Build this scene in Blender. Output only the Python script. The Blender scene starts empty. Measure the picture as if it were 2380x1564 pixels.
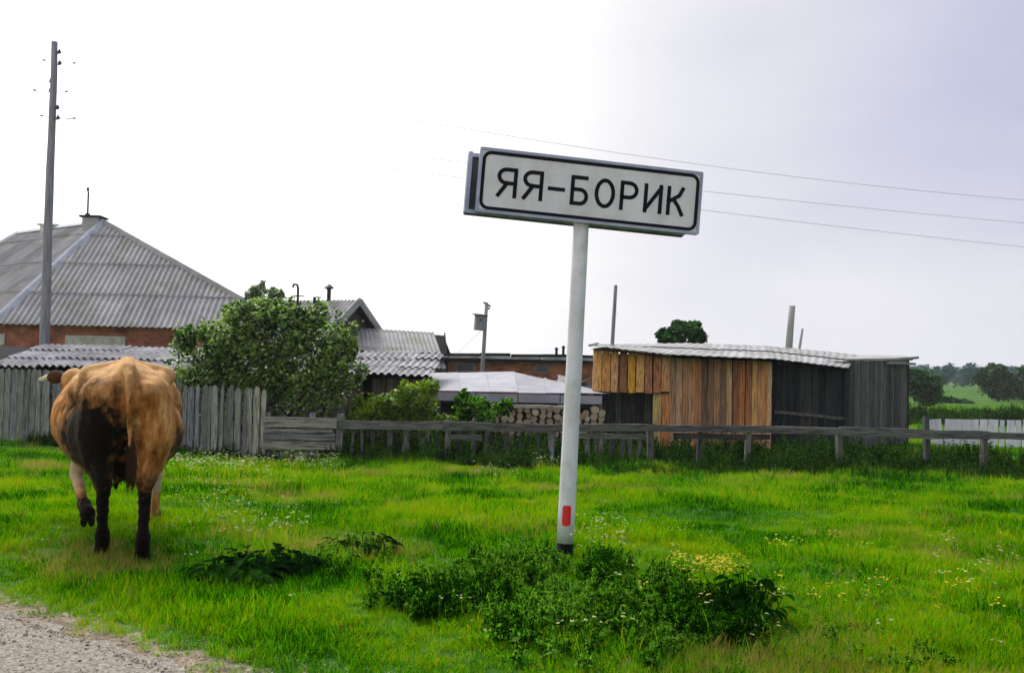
import bpy, bmesh, math, random
import numpy as np
from mathutils import Vector, Matrix, Euler
random.seed(7); rng = np.random.default_rng(7)
R = math.radians
sc = bpy.context.scene
COL = sc.collection

# ------------------------------------------------------------------ camera
CAM = Vector((0.0, 0.0, 1.25))
FPX = 2286.0                                   # focal length in units of a 2380 px wide picture
PITCH, ROLL = R(1.954), R(1.2)
cam = bpy.data.cameras.new('camera'); cam.lens = 36*FPX/2380; cam.sensor_width = 36
cam.clip_start = 0.05; cam.clip_end = 3000
camo = bpy.data.objects.new('camera', cam); COL.objects.link(camo); sc.camera = camo
CROT = (Matrix.Rotation(R(90)+PITCH, 3, 'X') @ Matrix.Rotation(ROLL, 3, 'Z'))
camo.location = CAM; camo.rotation_euler = CROT.to_euler()

# ------------------------------------------------------------------ sun, sky, exposure
SUN_AZ, SUN_EL = R(-28), R(44)                 # azimuth from +Y, clockwise
SD = Vector((math.sin(SUN_AZ)*math.cos(SUN_EL), math.cos(SUN_AZ)*math.cos(SUN_EL), math.sin(SUN_EL)))
sl = bpy.data.lights.new('sun', 'SUN'); sl.energy = 1.5; sl.angle = R(14); sl.color = (1, .96, .88)
so = bpy.data.objects.new('sun', sl); COL.objects.link(so)
so.rotation_euler = SD.to_track_quat('Z', 'Y').to_euler(); so.location = (0, 0, 30)
sc.view_settings.view_transform = 'Standard'; sc.view_settings.look = 'None'
sc.view_settings.gamma = 1; sc.view_settings.exposure = 0.3
sc.view_settings.use_curve_mapping = False

W = bpy.data.worlds.new('World'); sc.world = W; W.use_nodes = True
nt = W.node_tree; nt.nodes.clear()
def N(nt, t, **k):
    n = nt.nodes.new(t)
    for a, b in k.items():
        if a.startswith('i_'):
            key = a[2:]; key = int(key) if key.isdigit() else key.replace('_', ' ')
            n.inputs[key].default_value = b
        else: setattr(n, a, b)
    return n
def ramp(nt, stops, interp='LINEAR'):
    r = nt.nodes.new('ShaderNodeValToRGB'); cr = r.color_ramp; cr.interpolation = interp
    while len(cr.elements) < len(stops): cr.elements.new(0.5)
    for e, (p, c) in zip(cr.elements, stops):
        e.position = p; e.color = (c[0], c[1], c[2], 1) if hasattr(c, '__len__') else (c, c, c, 1)
    return r
def L(nt, a, b): nt.links.new(a, b)
sky = N(nt, 'ShaderNodeTexSky', sky_type='NISHITA', sun_disc=False, sun_elevation=SUN_EL, sun_rotation=SUN_AZ, dust_density=3.0)
geo = N(nt, 'ShaderNodeTexCoord')
dot = N(nt, 'ShaderNodeVectorMath', operation='DOT_PRODUCT'); dot.inputs[1].default_value = SD
nrm = N(nt, 'ShaderNodeVectorMath', operation='NORMALIZE')
L(nt, geo.outputs['Generated'], nrm.inputs[0]); L(nt, nrm.outputs[0], dot.inputs[0])
glow = ramp(nt, [(0.0, 0.0), (0.45, .03), (0.62, .09), (0.74, .23), (0.83, .38), (0.89, .62), (0.94, 2.6), (1.0, 9.0)], 'LINEAR')  # core near the sun, out of view, raised to add light on the ground
L(nt, dot.outputs['Value'], glow.inputs[0])
sep = N(nt, 'ShaderNodeSeparateXYZ'); L(nt, nrm.outputs[0], sep.inputs[0])
hor = ramp(nt, [(0.0, .27), (0.07, .23), (0.16, .12), (0.32, .02), (0.5, 0.0)], 'LINEAR')
L(nt, sep.outputs['Z'], hor.inputs[0])
cn = N(nt, 'ShaderNodeTexNoise', i_Scale=2.2, i_Detail=4.0, i_Roughness=.5)
mp = N(nt, 'ShaderNodeMapping'); mp.inputs['Scale'].default_value = (1, 1, 3)
L(nt, nrm.outputs[0], mp.inputs[0]); L(nt, mp.outputs[0], cn.inputs['Vector'])
cl = N(nt, 'ShaderNodeMapRange'); cl.inputs['To Min'].default_value = -.13; cl.inputs['To Max'].default_value = .13
L(nt, cn.outputs['Fac'], cl.inputs['Value'])
a1 = N(nt, 'ShaderNodeMath', operation='ADD'); L(nt, glow.outputs[0], a1.inputs[0]); L(nt, hor.outputs[0], a1.inputs[1])
lm = N(nt, 'ShaderNodeMapRange', interpolation_type='SMOOTHSTEP'); lm.inputs['From Min'].default_value = .22; lm.inputs['From Max'].default_value = -.30; lm.inputs['To Min'].default_value = 0; lm.inputs['To Max'].default_value = .42
L(nt, sep.outputs['X'], lm.inputs['Value'])
a0 = N(nt, 'ShaderNodeMath', operation='ADD'); L(nt, a1.outputs[0], a0.inputs[0]); L(nt, lm.outputs[0], a0.inputs[1])
a2 = N(nt, 'ShaderNodeMath', operation='ADD'); L(nt, a0.outputs[0], a2.inputs[0]); L(nt, cl.outputs[0], a2.inputs[1])
a3 = N(nt, 'ShaderNodeMath', operation='ADD'); L(nt, a2.outputs[0], a3.inputs[0]); a3.inputs[1].default_value = .38
tint = ramp(nt, [(0.0, (.87, .92, 1.26)), (.46, (.88, .92, 1.25)), (.60, (.96, .96, 1.10)), (.75, (1, .99, 1.01)), (.95, (1, .99, .97))])
L(nt, a3.outputs[0], tint.inputs[0])
vs = N(nt, 'ShaderNodeVectorMath', operation='SCALE'); L(nt, tint.outputs[0], vs.inputs[0])
a4 = N(nt, 'ShaderNodeMath', operation='MULTIPLY'); L(nt, a3.outputs[0], a4.inputs[0]); a4.inputs[1].default_value = 10.0
L(nt, a4.outputs[0], vs.inputs['Scale'])
mx = N(nt, 'ShaderNodeMix', data_type='RGBA'); mx.inputs[0].default_value = .96
L(nt, sky.outputs[0], mx.inputs['A']); L(nt, vs.outputs[0], mx.inputs['B'])
bg = N(nt, 'ShaderNodeBackground'); bg.inputs['Strength'].default_value = .1
L(nt, mx.outputs['Result'], bg.inputs[0])
wo = N(nt, 'ShaderNodeOutputWorld'); L(nt, bg.outputs[0], wo.inputs[0])

# ------------------------------------------------------------------ helpers
def ray(px, py):
    d = CROT @ Vector(((px-1190)/FPX, (782-py)/FPX, -1)); return d
def at(px, py, y):
    d = ray(px, py); return CAM + d*(y/d.y)
def atz(px, py, z):
    d = ray(px, py); return CAM + d*((z-CAM.z)/d.z)
def sm(a, b, t):
    t = np.clip((t-a)/(b-a), 0, 1); return t*t*(3-2*t)
def gz(x, y):
    x = np.asarray(x, float); y = np.asarray(y, float)
    z = -.5*sm(7, 18, y) - .3*sm(18, 60, y)
    z = z + .12*sm(-4, -10, x)*sm(12, 19, y)*(1-sm(24, 34, y))
    edge = sm(.0, 1.6, (x+1.9)*.54+(y-4.35)*.84)             # 0 on the road, 1 on the meadow
    z = z + edge*(.035*np.sin(x*1.7+.6*y)*np.cos(y*1.1-.3*x)+.02*np.sin(x*4.1+1)*np.sin(y*3.3))*(1-sm(40, 80, y))
    z = z + .10*np.exp(-(((x-.35)/.75)**2+((y-6.1)/.7)**2)) + .09*np.exp(-(((x-.95)/.7)**2+((y-5.35)/.5)**2))
    z = z - .09*np.exp(-(((x+.25)/.32)**2+((y-5.75)/.3)**2))
    return z
def gp(x, y): return Vector((x, y, float(gz(x, y))))
def onground(px, py):
    d = ray(px, py); t = 2.0
    for _ in range(4000):
        p = CAM + d*t
        if p.z <= gz(p.x, p.y): return p
        t *= 1.004
    return p
wloc = {}
def thing(name, label, cat, loc, group=None):
    o = bpy.data.objects.new(name, None); COL.objects.link(o); o.location = loc
    o.empty_display_size = .1
    o['label'] = label; o['category'] = cat
    if group: o['group'] = group
    wloc[o.name] = Vector(loc); return o
def tag(o, label=None, cat=None, group=None, kind=None):
    if label: o['label'] = label
    if cat: o['category'] = cat
    if group: o['group'] = group
    if kind: o['kind'] = kind
    return o
def link(name, me, mats, parent=None, loc=None, rot=None, color=None):
    """loc is a world position; a mesh in world coordinates has loc=None"""
    o = bpy.data.objects.new(name, me); COL.objects.link(o)
    if mats is not None and len(me.materials) == 0:
        for m in (mats if isinstance(mats, (list, tuple)) else [mats]): me.materials.append(m)
    w = Vector(loc) if loc is not None else Vector((0, 0, 0))
    if parent is not None:
        o.parent = parent; o.location = w - wloc[parent.name]
    else: o.location = w
    if rot is not None: o.rotation_euler = rot
    if color is not None: o.color = (*color, 1)
    wloc[o.name] = w; return o
class MB:
    def __init__(s): s.v = []; s.f = []; s.mi = []
    def add(s, vs, fs, mi=0):
        b = len(s.v); s.v += [tuple(p) for p in vs]; s.f += [tuple(i+b for i in f) for f in fs]; s.mi += [mi]*len(fs); return s
    def box(s, c, size, rot=None, mi=0, jit=0):
        hx, hy, hz = [q/2 for q in size]
        M = rot.to_matrix() if isinstance(rot, Euler) else (rot or Matrix.Identity(3))
        vs = []
        for z in (-hz, hz):
            for x, y in ((-hx, -hy), (hx, -hy), (hx, hy), (-hx, hy)):
                vs.append(Vector(c)+M@Vector((x+random.uniform(-jit, jit), y+random.uniform(-jit, jit), z+random.uniform(-jit, jit))))
        s.add(vs, [(3, 2, 1, 0), (4, 5, 6, 7), (0, 1, 5, 4), (1, 2, 6, 5), (2, 3, 7, 6), (3, 0, 4, 7)], mi); return s
    def beam(s, a, b, w, h, mi=0, jit=0, up=Vector((0, 0, 1))):
        a, b = Vector(a), Vector(b); d = (b-a); l = d.length; d.normalize()
        if abs(d.dot(up)) > .98: up = Vector((0, 1, 0))
        sd = d.cross(up).normalized(); u = sd.cross(d)
        M = Matrix((sd, d, u)).transposed()
        s.box((a+b)/2, (w, l, h), M, mi, jit); return s
    def tube(s, pts, rad, n=8, mi=0, cap=True, wob=0):
        pts = [Vector(p) for p in pts]
        rad = rad if hasattr(rad, '__len__') else [rad]*len(pts)
        vs = []; fs = []; prev = None
        for i, p in enumerate(pts):
            d = (pts[min(i+1, len(pts)-1)]-pts[max(i-1, 0)]).normalized()
            if prev is None: prev = Vector((1, 0, 0)) if abs(d.x) < .9 else Vector((0, 1, 0))
            x = (prev - d*prev.dot(d)).normalized(); y = d.cross(x); prev = x
            for k in range(n):
                a = 2*math.pi*k/n; r = rad[i]*(1+random.uniform(-wob, wob))
                vs.append(p+x*math.cos(a)*r+y*math.sin(a)*r)
        for i in range(len(pts)-1):
            for k in range(n):
                fs.append((i*n+k, i*n+(k+1) % n, (i+1)*n+(k+1) % n, (i+1)*n+k))
        if cap:
            fs.append(tuple(range(n-1, -1, -1))); fs.append(tuple((len(pts)-1)*n+k for k in range(n)))
        s.add(vs, fs, mi); return s
    def ell(s, c, r, nu=12, nv=8, mi=0, M=None):
        M = M or Matrix.Identity(3); vs = [Vector(c)+M@Vector((0, 0, r[2]))]; fs = []
        for j in range(1, nv):
            t = math.pi*j/nv
            for i in range(nu):
                a = 2*math.pi*i/nu
                vs.append(Vector(c)+M@Vector((r[0]*math.sin(t)*math.cos(a), r[1]*math.sin(t)*math.sin(a), r[2]*math.cos(t))))
        vs.append(Vector(c)-M@Vector((0, 0, r[2]))); e = len(vs)-1
        for i in range(nu):
            fs.append((0, 1+i, 1+(i+1) % nu)); b = 1+(nv-2)*nu; fs.append((e, b+(i+1) % nu, b+i))
        for j in range(nv-2):
            for i in range(nu):
                a = 1+j*nu; fs.append((a+i, a+nu+i, a+nu+(i+1) % nu, a+(i+1) % nu))
        s.add(vs, fs, mi); return s
    def mesh(s, name, smooth=False):
        me = bpy.data.meshes.new(name); me.from_pydata(s.v, [], s.f)
        if any(s.mi): me.polygons.foreach_set('material_index', s.mi)
        if smooth: me.polygons.foreach_set('use_smooth', [True]*len(s.f))
        me.update(); return me
    def build(s, name, mats, parent=None, smooth=False, color=None):
        return link(name, s.mesh(name, smooth), mats, parent, color=color)
def npmesh(name, V, F, smooth=False):
    V = np.asarray(V, np.float32); F = np.asarray(F, np.int32); k = F.shape[1]
    me = bpy.data.meshes.new(name); me.vertices.add(len(V)); me.vertices.foreach_set('co', V.ravel())
    me.loops.add(F.size); me.loops.foreach_set('vertex_index', F.ravel())
    me.polygons.add(len(F)); me.polygons.foreach_set('loop_start', np.arange(0, F.size, k, dtype=np.int32))
    if smooth: me.polygons.foreach_set('use_smooth', np.ones(len(F), bool))
    me.update(calc_edges=True); return me

# ------------------------------------------------------------------ materials
def mat(name, base, rough=.8, var=None, scale=4, detail=5, bump=0, bscale=None, stretch=None, coords='Object', objcol=False,
        stops=None, spec=.12, metal=0, dirt=None, dirt_scale=1.5, rnd=0.0, bump_dist=.01):
    m = bpy.data.materials.new(name); m.use_nodes = True; nt = m.node_tree; p = nt.nodes['Principled BSDF']
    p.inputs['Roughness'].default_value = rough; p.inputs['Specular IOR Level'].default_value = spec; p.inputs['Metallic'].default_value = metal
    tc = N(nt, 'ShaderNodeTexCoord'); vec = tc.outputs[coords] if coords != 'World' else N(nt, 'ShaderNodeNewGeometry').outputs['Position']
    mpn = N(nt, 'ShaderNodeMapping'); mpn.inputs['Scale'].default_value = stretch or (1, 1, 1); L(nt, vec, mpn.inputs[0])
    if rnd or objcol:
        oi = N(nt, 'ShaderNodeObjectInfo')
        ad = N(nt, 'ShaderNodeVectorMath', operation='ADD'); ml = N(nt, 'ShaderNodeMath', operation='MULTIPLY'); ml.inputs[1].default_value = 37
        L(nt, oi.outputs['Random'], ml.inputs[0]); L(nt, mpn.outputs[0], ad.inputs[0]); L(nt, ml.outputs[0], ad.inputs[1]); V = ad.outputs[0]
    else: V = mpn.outputs[0]
    n1 = N(nt, 'ShaderNodeTexNoise', i_Scale=scale, i_Detail=detail, i_Roughness=.6); L(nt, V, n1.inputs['Vector'])
    if stops is None:
        v = var if var is not None else tuple(c*.55 for c in base)
        stops = [(.3, v), (.7, base)]
    if objcol:
        stops = [(.32, (.22, .22, .22)), (.5, (.8, .8, .8)), (.68, (1.3, 1.27, 1.22))]
    r = ramp(nt, stops); L(nt, n1.outputs['Fac'], r.inputs[0]); col = r.outputs[0]
    if objcol:
        mm = N(nt, 'ShaderNodeMix', data_type='RGBA', blend_type='MULTIPLY'); mm.inputs[0].default_value = 1
        L(nt, oi.outputs['Color'], mm.inputs['A']); L(nt, col, mm.inputs['B']); col = mm.outputs['Result']
    if dirt:
        n2 = N(nt, 'ShaderNodeTexNoise', i_Scale=dirt_scale, i_Detail=6.0, i_Roughness=.65); L(nt, vec, n2.inputs['Vector'])
        r2 = ramp(nt, [(.48, 0.0), (.68, .85)]); L(nt, n2.outputs['Fac'], r2.inputs[0])
        md = N(nt, 'ShaderNodeMix', data_type='RGBA'); L(nt, r2.outputs[0], md.inputs[0]); L(nt, col, md.inputs['A']); md.inputs['B'].default_value = (*dirt, 1)
        col = md.outputs['Result']
    if rnd:
        hs = N(nt, 'ShaderNodeHueSaturation'); mr = N(nt, 'ShaderNodeMapRange'); mr.inputs['To Min'].default_value = 1-rnd; mr.inputs['To Max'].default_value = 1+rnd
        L(nt, oi.outputs['Random'], mr.inputs['Value']); L(nt, mr.outputs[0], hs.inputs['Value']); L(nt, col, hs.inputs['Color']); col = hs.outputs[0]
    L(nt, col, p.inputs['Base Color'])
    if bump:
        nb = N(nt, 'ShaderNodeTexNoise', i_Scale=bscale or scale*3, i_Detail=6.0, i_Roughness=.7); L(nt, V, nb.inputs['Vector'])
        b = N(nt, 'ShaderNodeBump'); b.inputs['Strength'].default_value = bump; b.inputs['Distance'].default_value = bump_dist
        L(nt, nb.outputs['Fac'], b.inputs['Height']); L(nt, b.outputs[0], p.inputs['Normal'])
    return m
def leafmat(name, cols, scale=.6, trans=.4, yellow=None, rough=.5, rndw=.5, spec=.2):
    """foliage: colour drifts from patch to patch and from leaf to leaf; light passes through"""
    m = bpy.data.materials.new(name); m.use_nodes = True; nt = m.node_tree; nt.nodes.remove(nt.nodes['Principled BSDF'])
    g = N(nt, 'ShaderNodeNewGeometry')
    n1 = N(nt, 'ShaderNodeTexNoise', i_Scale=scale, i_Detail=5.0, i_Roughness=.62); L(nt, g.outputs['Position'], n1.inputs['Vector'])
    wn = N(nt, 'ShaderNodeTexWhiteNoise', noise_dimensions='1D'); L(nt, g.outputs['Random Per Island'], wn.inputs['W'])
    sb = N(nt, 'ShaderNodeMath', operation='MULTIPLY_ADD'); sb.inputs[1].default_value = rndw; L(nt, wn.outputs['Value'], sb.inputs[0])
    sc_ = N(nt, 'ShaderNodeMath', operation='MULTIPLY_ADD'); sc_.inputs[1].default_value = 1.0; sc_.inputs[2].default_value = -rndw*.5
    L(nt, n1.outputs['Fac'], sc_.inputs[0]); L(nt, sc_.outputs[0], sb.inputs[2])
    k = len(cols); r = ramp(nt, [(.36+.28*i/(k-1), c) for i, c in enumerate(cols)]); L(nt, sb.outputs[0], r.inputs[0])
    d = N(nt, 'ShaderNodeBsdfDiffuse'); t = N(nt, 'ShaderNodeBsdfTranslucent'); gl = N(nt, 'ShaderNodeBsdfGlossy'); gl.inputs['Roughness'].default_value = rough
    gl.inputs['Color'].default_value = (1, 1, 1, 1)
    L(nt, r.outputs[0], d.inputs[0])
    hs = N(nt, 'ShaderNodeHueSaturation'); hs.inputs['Saturation'].default_value = 1.1; hs.inputs['Value'].default_value = 1.25; L(nt, r.outputs[0], hs.inputs['Color']); L(nt, hs.outputs[0], t.inputs[0])
    m1 = N(nt, 'ShaderNodeMixShader'); m1.inputs[0].default_value = trans; L(nt, d.outputs[0], m1.inputs[1]); L(nt, t.outputs[0], m1.inputs[2])
    fr = N(nt, 'ShaderNodeFresnel'); fr.inputs[0].default_value = 1.35; fm = N(nt, 'ShaderNodeMath', operation='MULTIPLY'); fm.inputs[1].default_value = spec; L(nt, fr.outputs[0], fm.inputs[0])
    m2 = N(nt, 'ShaderNodeMixShader'); L(nt, fm.outputs[0], m2.inputs[0]); L(nt, m1.outputs[0], m2.inputs[1]); L(nt, gl.outputs[0], m2.inputs[2])
    L(nt, m2.outputs[0], nt.nodes['Material Output'].inputs[0]); return m
M = {}
M['grass'] = leafmat('grass_blades', [(.007, .055, .001), (.028, .18, .001), (.080, .36, .001), (.17, .42, .002), (.31, .34, .012)], .8, .45, rndw=.36, spec=.0)
M['grass_dry'] = leafmat('dry_grass', [(.10, .15, .01), (.22, .22, .03), (.36, .30, .08)], 1.2, .4, rndw=.4, spec=.0)
M['grass_dark'] = leafmat('tall_grass', [(.008, .035, .002), (.025, .09, .003), (.07, .18, .006)], .9, .4, rndw=.4, spec=.05)
M['weed'] = leafmat('weed_leaves', [(.005, .030, .002), (.022, .12, .003), (.075, .27, .006), (.20, .40, .05)], 1.6, .4, rndw=.5, spec=.0)
M['weed_dark'] = leafmat('nettle_leaves', [(.004, .016, .003), (.010, .042, .005), (.028, .085, .008), (.07, .15, .02)], 1.2, .25, rndw=.35, spec=.0)
M['weed_bright'] = leafmat('weed_bright', [(.03, .10, .005), (.12, .24, .01), (.24, .33, .01)], 1.6, .45, rndw=.5, spec=.05)
M['bush'] = leafmat('bush_leaves', [(.012, .050, .005), (.055, .16, .012), (.15, .29, .03), (.30, .42, .09)], 1.1, .35, rndw=.6, spec=.12)
M['pale_leaf'] = leafmat('pale_leaves', [(.05, .11, .03), (.14, .22, .09), (.3, .36, .2)], 2.0, .4, rndw=.5)
M['tree'] = leafmat('tree_leaves', [(.006, .026, .005), (.020, .075, .016), (.055, .14, .03)], .8, .3, rndw=.4, spec=.02)
M['far'] = leafmat('far_trees', [(.03, .085, .075), (.055, .13, .11)], .05, .2, rndw=.3, spec=0.0)  # distance haze painted in as a bluish leaf colour
M['flower'] = mat('white_petals', (.42, .46, .20), .7)
M['yellow'] = mat('yellow_petals', (.65, .50, .01), .7)
M['bark'] = mat('bark', (.10, .08, .06), .9, scale=9, bump=.5)
M['wood'] = mat('weathered_board', (1, 1, 1), .85, scale=8, detail=8, stretch=(6, 6, .6), bump=.6, bscale=9, objcol=True, spec=.15, bump_dist=.006)
M['woodh'] = mat('weathered_rail', (1, 1, 1), .85, scale=5, detail=8, stretch=(.6, 6, 6), bump=.6, bscale=9, objcol=True, spec=.15, bump_dist=.006)
M['slate'] = mat('asbestos_sheet', (.42, .41, .41), .85, var=(.25, .25, .26), scale=1.3, detail=8, bump=.3, bscale=25, rnd=.10, dirt=(.24, .24, .18), dirt_scale=1.2, coords='World')
M['slate_pale'] = mat('pale_asbestos_sheet', (.50, .49, .51), .85, var=(.24, .24, .25), scale=2.2, detail=8, bump=.3, bscale=25, rnd=.16, dirt=(.2, .2, .17), dirt_scale=2.2, coords='World')
M['ridge'] = mat('zinc_ridge_cap', (.50, .54, .58), .45, var=(.34, .37, .40), scale=3, metal=.25)
M['sheet'] = mat('zinc_sheet', (.36, .36, .41), .6, var=(.22, .22, .26), scale=2.2, bump=.2, bscale=6, rnd=.1, coords='World', stretch=(1, 1, 1), dirt=(.30, .28, .27), dirt_scale=2.5)
M['plaster'] = mat('painted_lintel', (.80, .76, .66), .9, scale=6, bump=.2)
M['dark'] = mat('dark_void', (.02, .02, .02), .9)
M['tar'] = mat('tarred_felt', (.02, .02, .022), .9, scale=5, bump=.4, spec=.05)
M['pole'] = mat('weathered_pole', (.34, .34, .36), .85, var=(.15, .16, .18), scale=3, detail=8, stretch=(8, 8, .5), bump=.5, bscale=8)
M['pole_pale'] = mat('pale_pole', (.42, .42, .40), .85, var=(.28, .28, .27), scale=3, stretch=(6, 6, .6), bump=.3)
M['whitewash'] = mat('whitewashed_board', (.80, .79, .84), .7, var=(.52, .51, .56), scale=3, detail=7, stretch=(3, 3, .6), bump=.2, rnd=.08)
M['iron'] = mat('rusty_iron', (.06, .05, .045), .6, scale=20, metal=.4)
M['glassy'] = mat('insulator_glass', (.05, .06, .06), .2, spec=.6)
M['postpaint'] = mat('white_post_paint', (.74, .76, .78), .45, var=(.60, .62, .65), scale=3, detail=8, stretch=(1, 1, .5), bump=.15, bscale=60, dirt=(.48, .50, .46), dirt_scale=5)
M['blackpaint'] = mat('black_paint', (.006, .006, .007), .7, scale=8, spec=.05)
M['red'] = mat('red_reflector', (.75, .006, .012), .3, var=(.55, .004, .008), scale=90, spec=.6)
M['signwhite'] = mat('sign_face', (.72, .73, .74), .42, var=(.58, .59, .60), scale=3, detail=8, stretch=(2.2, 2.2, .5), dirt=(.56, .55, .52), dirt_scale=4, coords='World')
M['signsteel'] = mat('galvanised_steel', (.42, .46, .54), .38, var=(.26, .29, .36), scale=6, metal=.6)
M['signink'] = mat('sign_black', (.007, .008, .012), .45, scale=5)
M['signback'] = mat('sign_plate_back', (.10, .12, .13), .5, var=(.05, .06, .07), scale=6, metal=.3)
M['logend'] = mat('sawn_log', (.50, .40, .27), .85, var=(.26, .20, .13), scale=6, rnd=.3)
M['wire'] = mat('aluminium_wire', (.20, .20, .22), .8, spec=.02)
def brick_mat():
    m = bpy.data.materials.new('old_brick'); m.use_nodes = True; nt = m.node_tree; p = nt.nodes['Principled BSDF']; p.inputs['Roughness'].default_value = .9
    g = N(nt, 'ShaderNodeTexCoord'); s = N(nt, 'ShaderNodeSeparateXYZ'); L(nt, g.outputs['UV'], s.inputs[0])
    b = N(nt, 'ShaderNodeTexBrick'); b.inputs['Scale'].default_value = 1; b.inputs['Brick Width'].default_value = .26; b.inputs['Row Height'].default_value = .077
    b.inputs['Mortar Size'].default_value = .008; b.inputs['Color1'].default_value = (.60, .17, .07, 1); b.inputs['Color2'].default_value = (.38, .10, .05, 1); b.inputs['Mortar'].default_value = (.30, .26, .22, 1)
    L(nt, g.outputs['UV'], b.inputs['Vector'])
    n1 = N(nt, 'ShaderNodeTexNoise', i_Scale=2.5, i_Detail=7.0); L(nt, g.outputs['UV'], n1.inputs['Vector']); r = ramp(nt, [(.35, (.55, .5, .5)), (.65, (1.25, 1.2, 1.15))]); L(nt, n1.outputs['Fac'], r.inputs[0])
    mm = N(nt, 'ShaderNodeMix', data_type='RGBA', blend_type='MULTIPLY'); mm.inputs[0].default_value = 1; L(nt, b.outputs['Color'], mm.inputs['A']); L(nt, r.outputs[0], mm.inputs['B'])
    L(nt, mm.outputs['Result'], p.inputs['Base Color'])
    bp = N(nt, 'ShaderNodeBump'); bp.inputs['Distance'].default_value = .01; bp.inputs['Strength'].default_value = .6; bp.invert = True; L(nt, b.outputs['Fac'], bp.inputs['Height']); L(nt, bp.outputs[0], p.inputs['Normal'])
    return m
M['brick'] = brick_mat()

# ------------------------------------------------------------------ ground, road, pond, hills
def axis(segs):
    out = []
    for a, b, s in segs: out += list(np.arange(a, b, s))
    return np.array(out)
def ground():
    ys = np.concatenate([axis([(-40, 2, 2.5), (2, 12, .12), (12, 26, .3), (26, 70, .8), (70, 200, 6), (200, 900, 40), (900, 2500, 200)]), [2500]])
    xs = np.concatenate([[-2400, -1600], axis([(-900, -120, 60), (-120, -24, 6), (-24, -6, .5), (-6, 6, .14), (6, 60, .8), (60, 120, 6), (120, 900, 60)]), [900, 1600, 2400]])
    X, Y = np.meshgrid(xs, ys); Z = gz(X, Y); V = np.stack([X, Y, Z], -1).reshape(-1, 3)
    nx, ny = len(xs), len(ys); i = np.arange(nx-1)[None, :]+nx*np.arange(ny-1)[:, None]
    F = np.stack([i, i+1, i+nx+1, i+nx], -1).reshape(-1, 4); me = npmesh('ground', V, F, True)
    m = mat('meadow_soil', (.06, .13, .012), .95, coords='World', scale=.5, detail=10,
            stops=[(.3, (.012, .045, .001)), (.5, (.035, .12, .001)), (.72, (.08, .15, .004))], bump=.6, bscale=14, bump_dist=.03)
    return me, m
GM, GMAT = ground()
E0 = onground(0, 1425); E1 = onground(415, 1564)
RD = Vector((E1.x-E0.x, E1.y-E0.y, 0)).normalized(); RN = Vector((-RD.y, RD.x, 0))      # RN points to the meadow
if RN.y < 0: RN = -RN
_v = np.empty(len(GM.vertices)*3, np.float32); GM.vertices.foreach_get('co', _v); _v = _v.reshape(-1, 3)
_m = (_v[:, 0]-E0.x)*RN.x+(_v[:, 1]-E0.y)*RN.y
_a = GM.attributes.new('verge', 'FLOAT', 'POINT'); _a.data.foreach_set('value', (1-sm(.0, .38, _m)).astype(np.float32))
_nt = GMAT.node_tree; _p = _nt.nodes['Principled BSDF']; _c = _p.inputs['Base Color'].links[0].from_socket
_at = N(_nt, 'ShaderNodeAttribute', attribute_name='verge'); _g = N(_nt, 'ShaderNodeNewGeometry'); _n = N(_nt, 'ShaderNodeTexNoise', i_Scale=9.0, i_Detail=8.0, i_Roughness=.7); L(_nt, _g.outputs['Position'], _n.inputs['Vector'])
_s = N(_nt, 'ShaderNodeMath', operation='ADD'); L(_nt, _at.outputs['Fac'], _s.inputs[0]); L(_nt, _n.outputs['Fac'], _s.inputs[1]); _r = ramp(_nt, [(.72, 0.0), (1.15, 1.0)]); L(_nt, _s.outputs[0], _r.inputs[0])
_r2 = ramp(_nt, [(.35, (.10, .075, .045)), (.65, (.36, .29, .21))]); L(_nt, _n.outputs['Fac'], _r2.inputs[0])
_x = N(_nt, 'ShaderNodeMix', data_type='RGBA'); L(_nt, _r.outputs[0], _x.inputs[0]); L(_nt, _c, _x.inputs['A']); L(_nt, _r2.outputs[0], _x.inputs['B']); L(_nt, _x.outputs['Result'], _p.inputs['Base Color'])
tag(link('ground', GM, GMAT), kind='structure')
def road_off(s): return .05*math.sin(s*2.1)+.035*math.sin(s*5.3+1)+.03*math.sin(s*13.7+2)+.015*math.sin(s*31)
def road():
    b = MB(); rows = []
    svals = list(np.arange(-40, -6, .8))+list(np.arange(-6, 5, .06))+list(np.arange(5, 30, 1.0))
    for s in svals:
        for j in range(9):
            o = road_off(s) if j == 0 else -7.5*j/8
            p = Vector((E0.x, E0.y, 0))+RD*s+RN*o; b.v.append((p.x, p.y, float(gz(p.x, p.y))+.006+.02*(1 if j in (3, 4, 5) else 0)))
    for i in range(len(svals)-1):
        for j in range(8): b.f.append((i*9+j, i*9+j+1, (i+1)*9+j+1, (i+1)*9+j))
    b.mi = [0]*len(b.f)
    m = mat('road_gravel', (.36, .31, .28), .95, coords='World', scale=60, detail=6,
            stops=[(.30, (.12, .095, .07)), (.5, (.28, .25, .21)), (.72, (.48, .43, .37))], bump=1.0, bscale=80, bump_dist=.012)
    o = b.build('road', m, None, True); tag(o, kind='structure')
road()
def hills():
    xs = np.linspace(-2000, 2200, 121); ys = np.linspace(1500, 2300, 17); X, Y = np.meshgrid(xs, ys)
    prof = sm(1500, 1900, Y)
    Z = -1+prof*(26+4.0*np.sin(X/420+.6)+2.0*np.sin(X/150)+.8*np.sin(X/51)) + rng.normal(0, .8, X.shape)*prof
    V = np.stack([X, Y, Z], -1).reshape(-1, 3); i = np.arange(120)[None, :]+121*np.arange(16)[:, None]
    F = np.stack([i, i+1, i+122, i+121], -1).reshape(-1, 4)
    m = mat('wooded_hill', (.05, .09, .05), .95, coords='World', scale=.03, detail=8)
    tag(link('hills', npmesh('hills', V, F, True), m), kind='structure')
hills()

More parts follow.
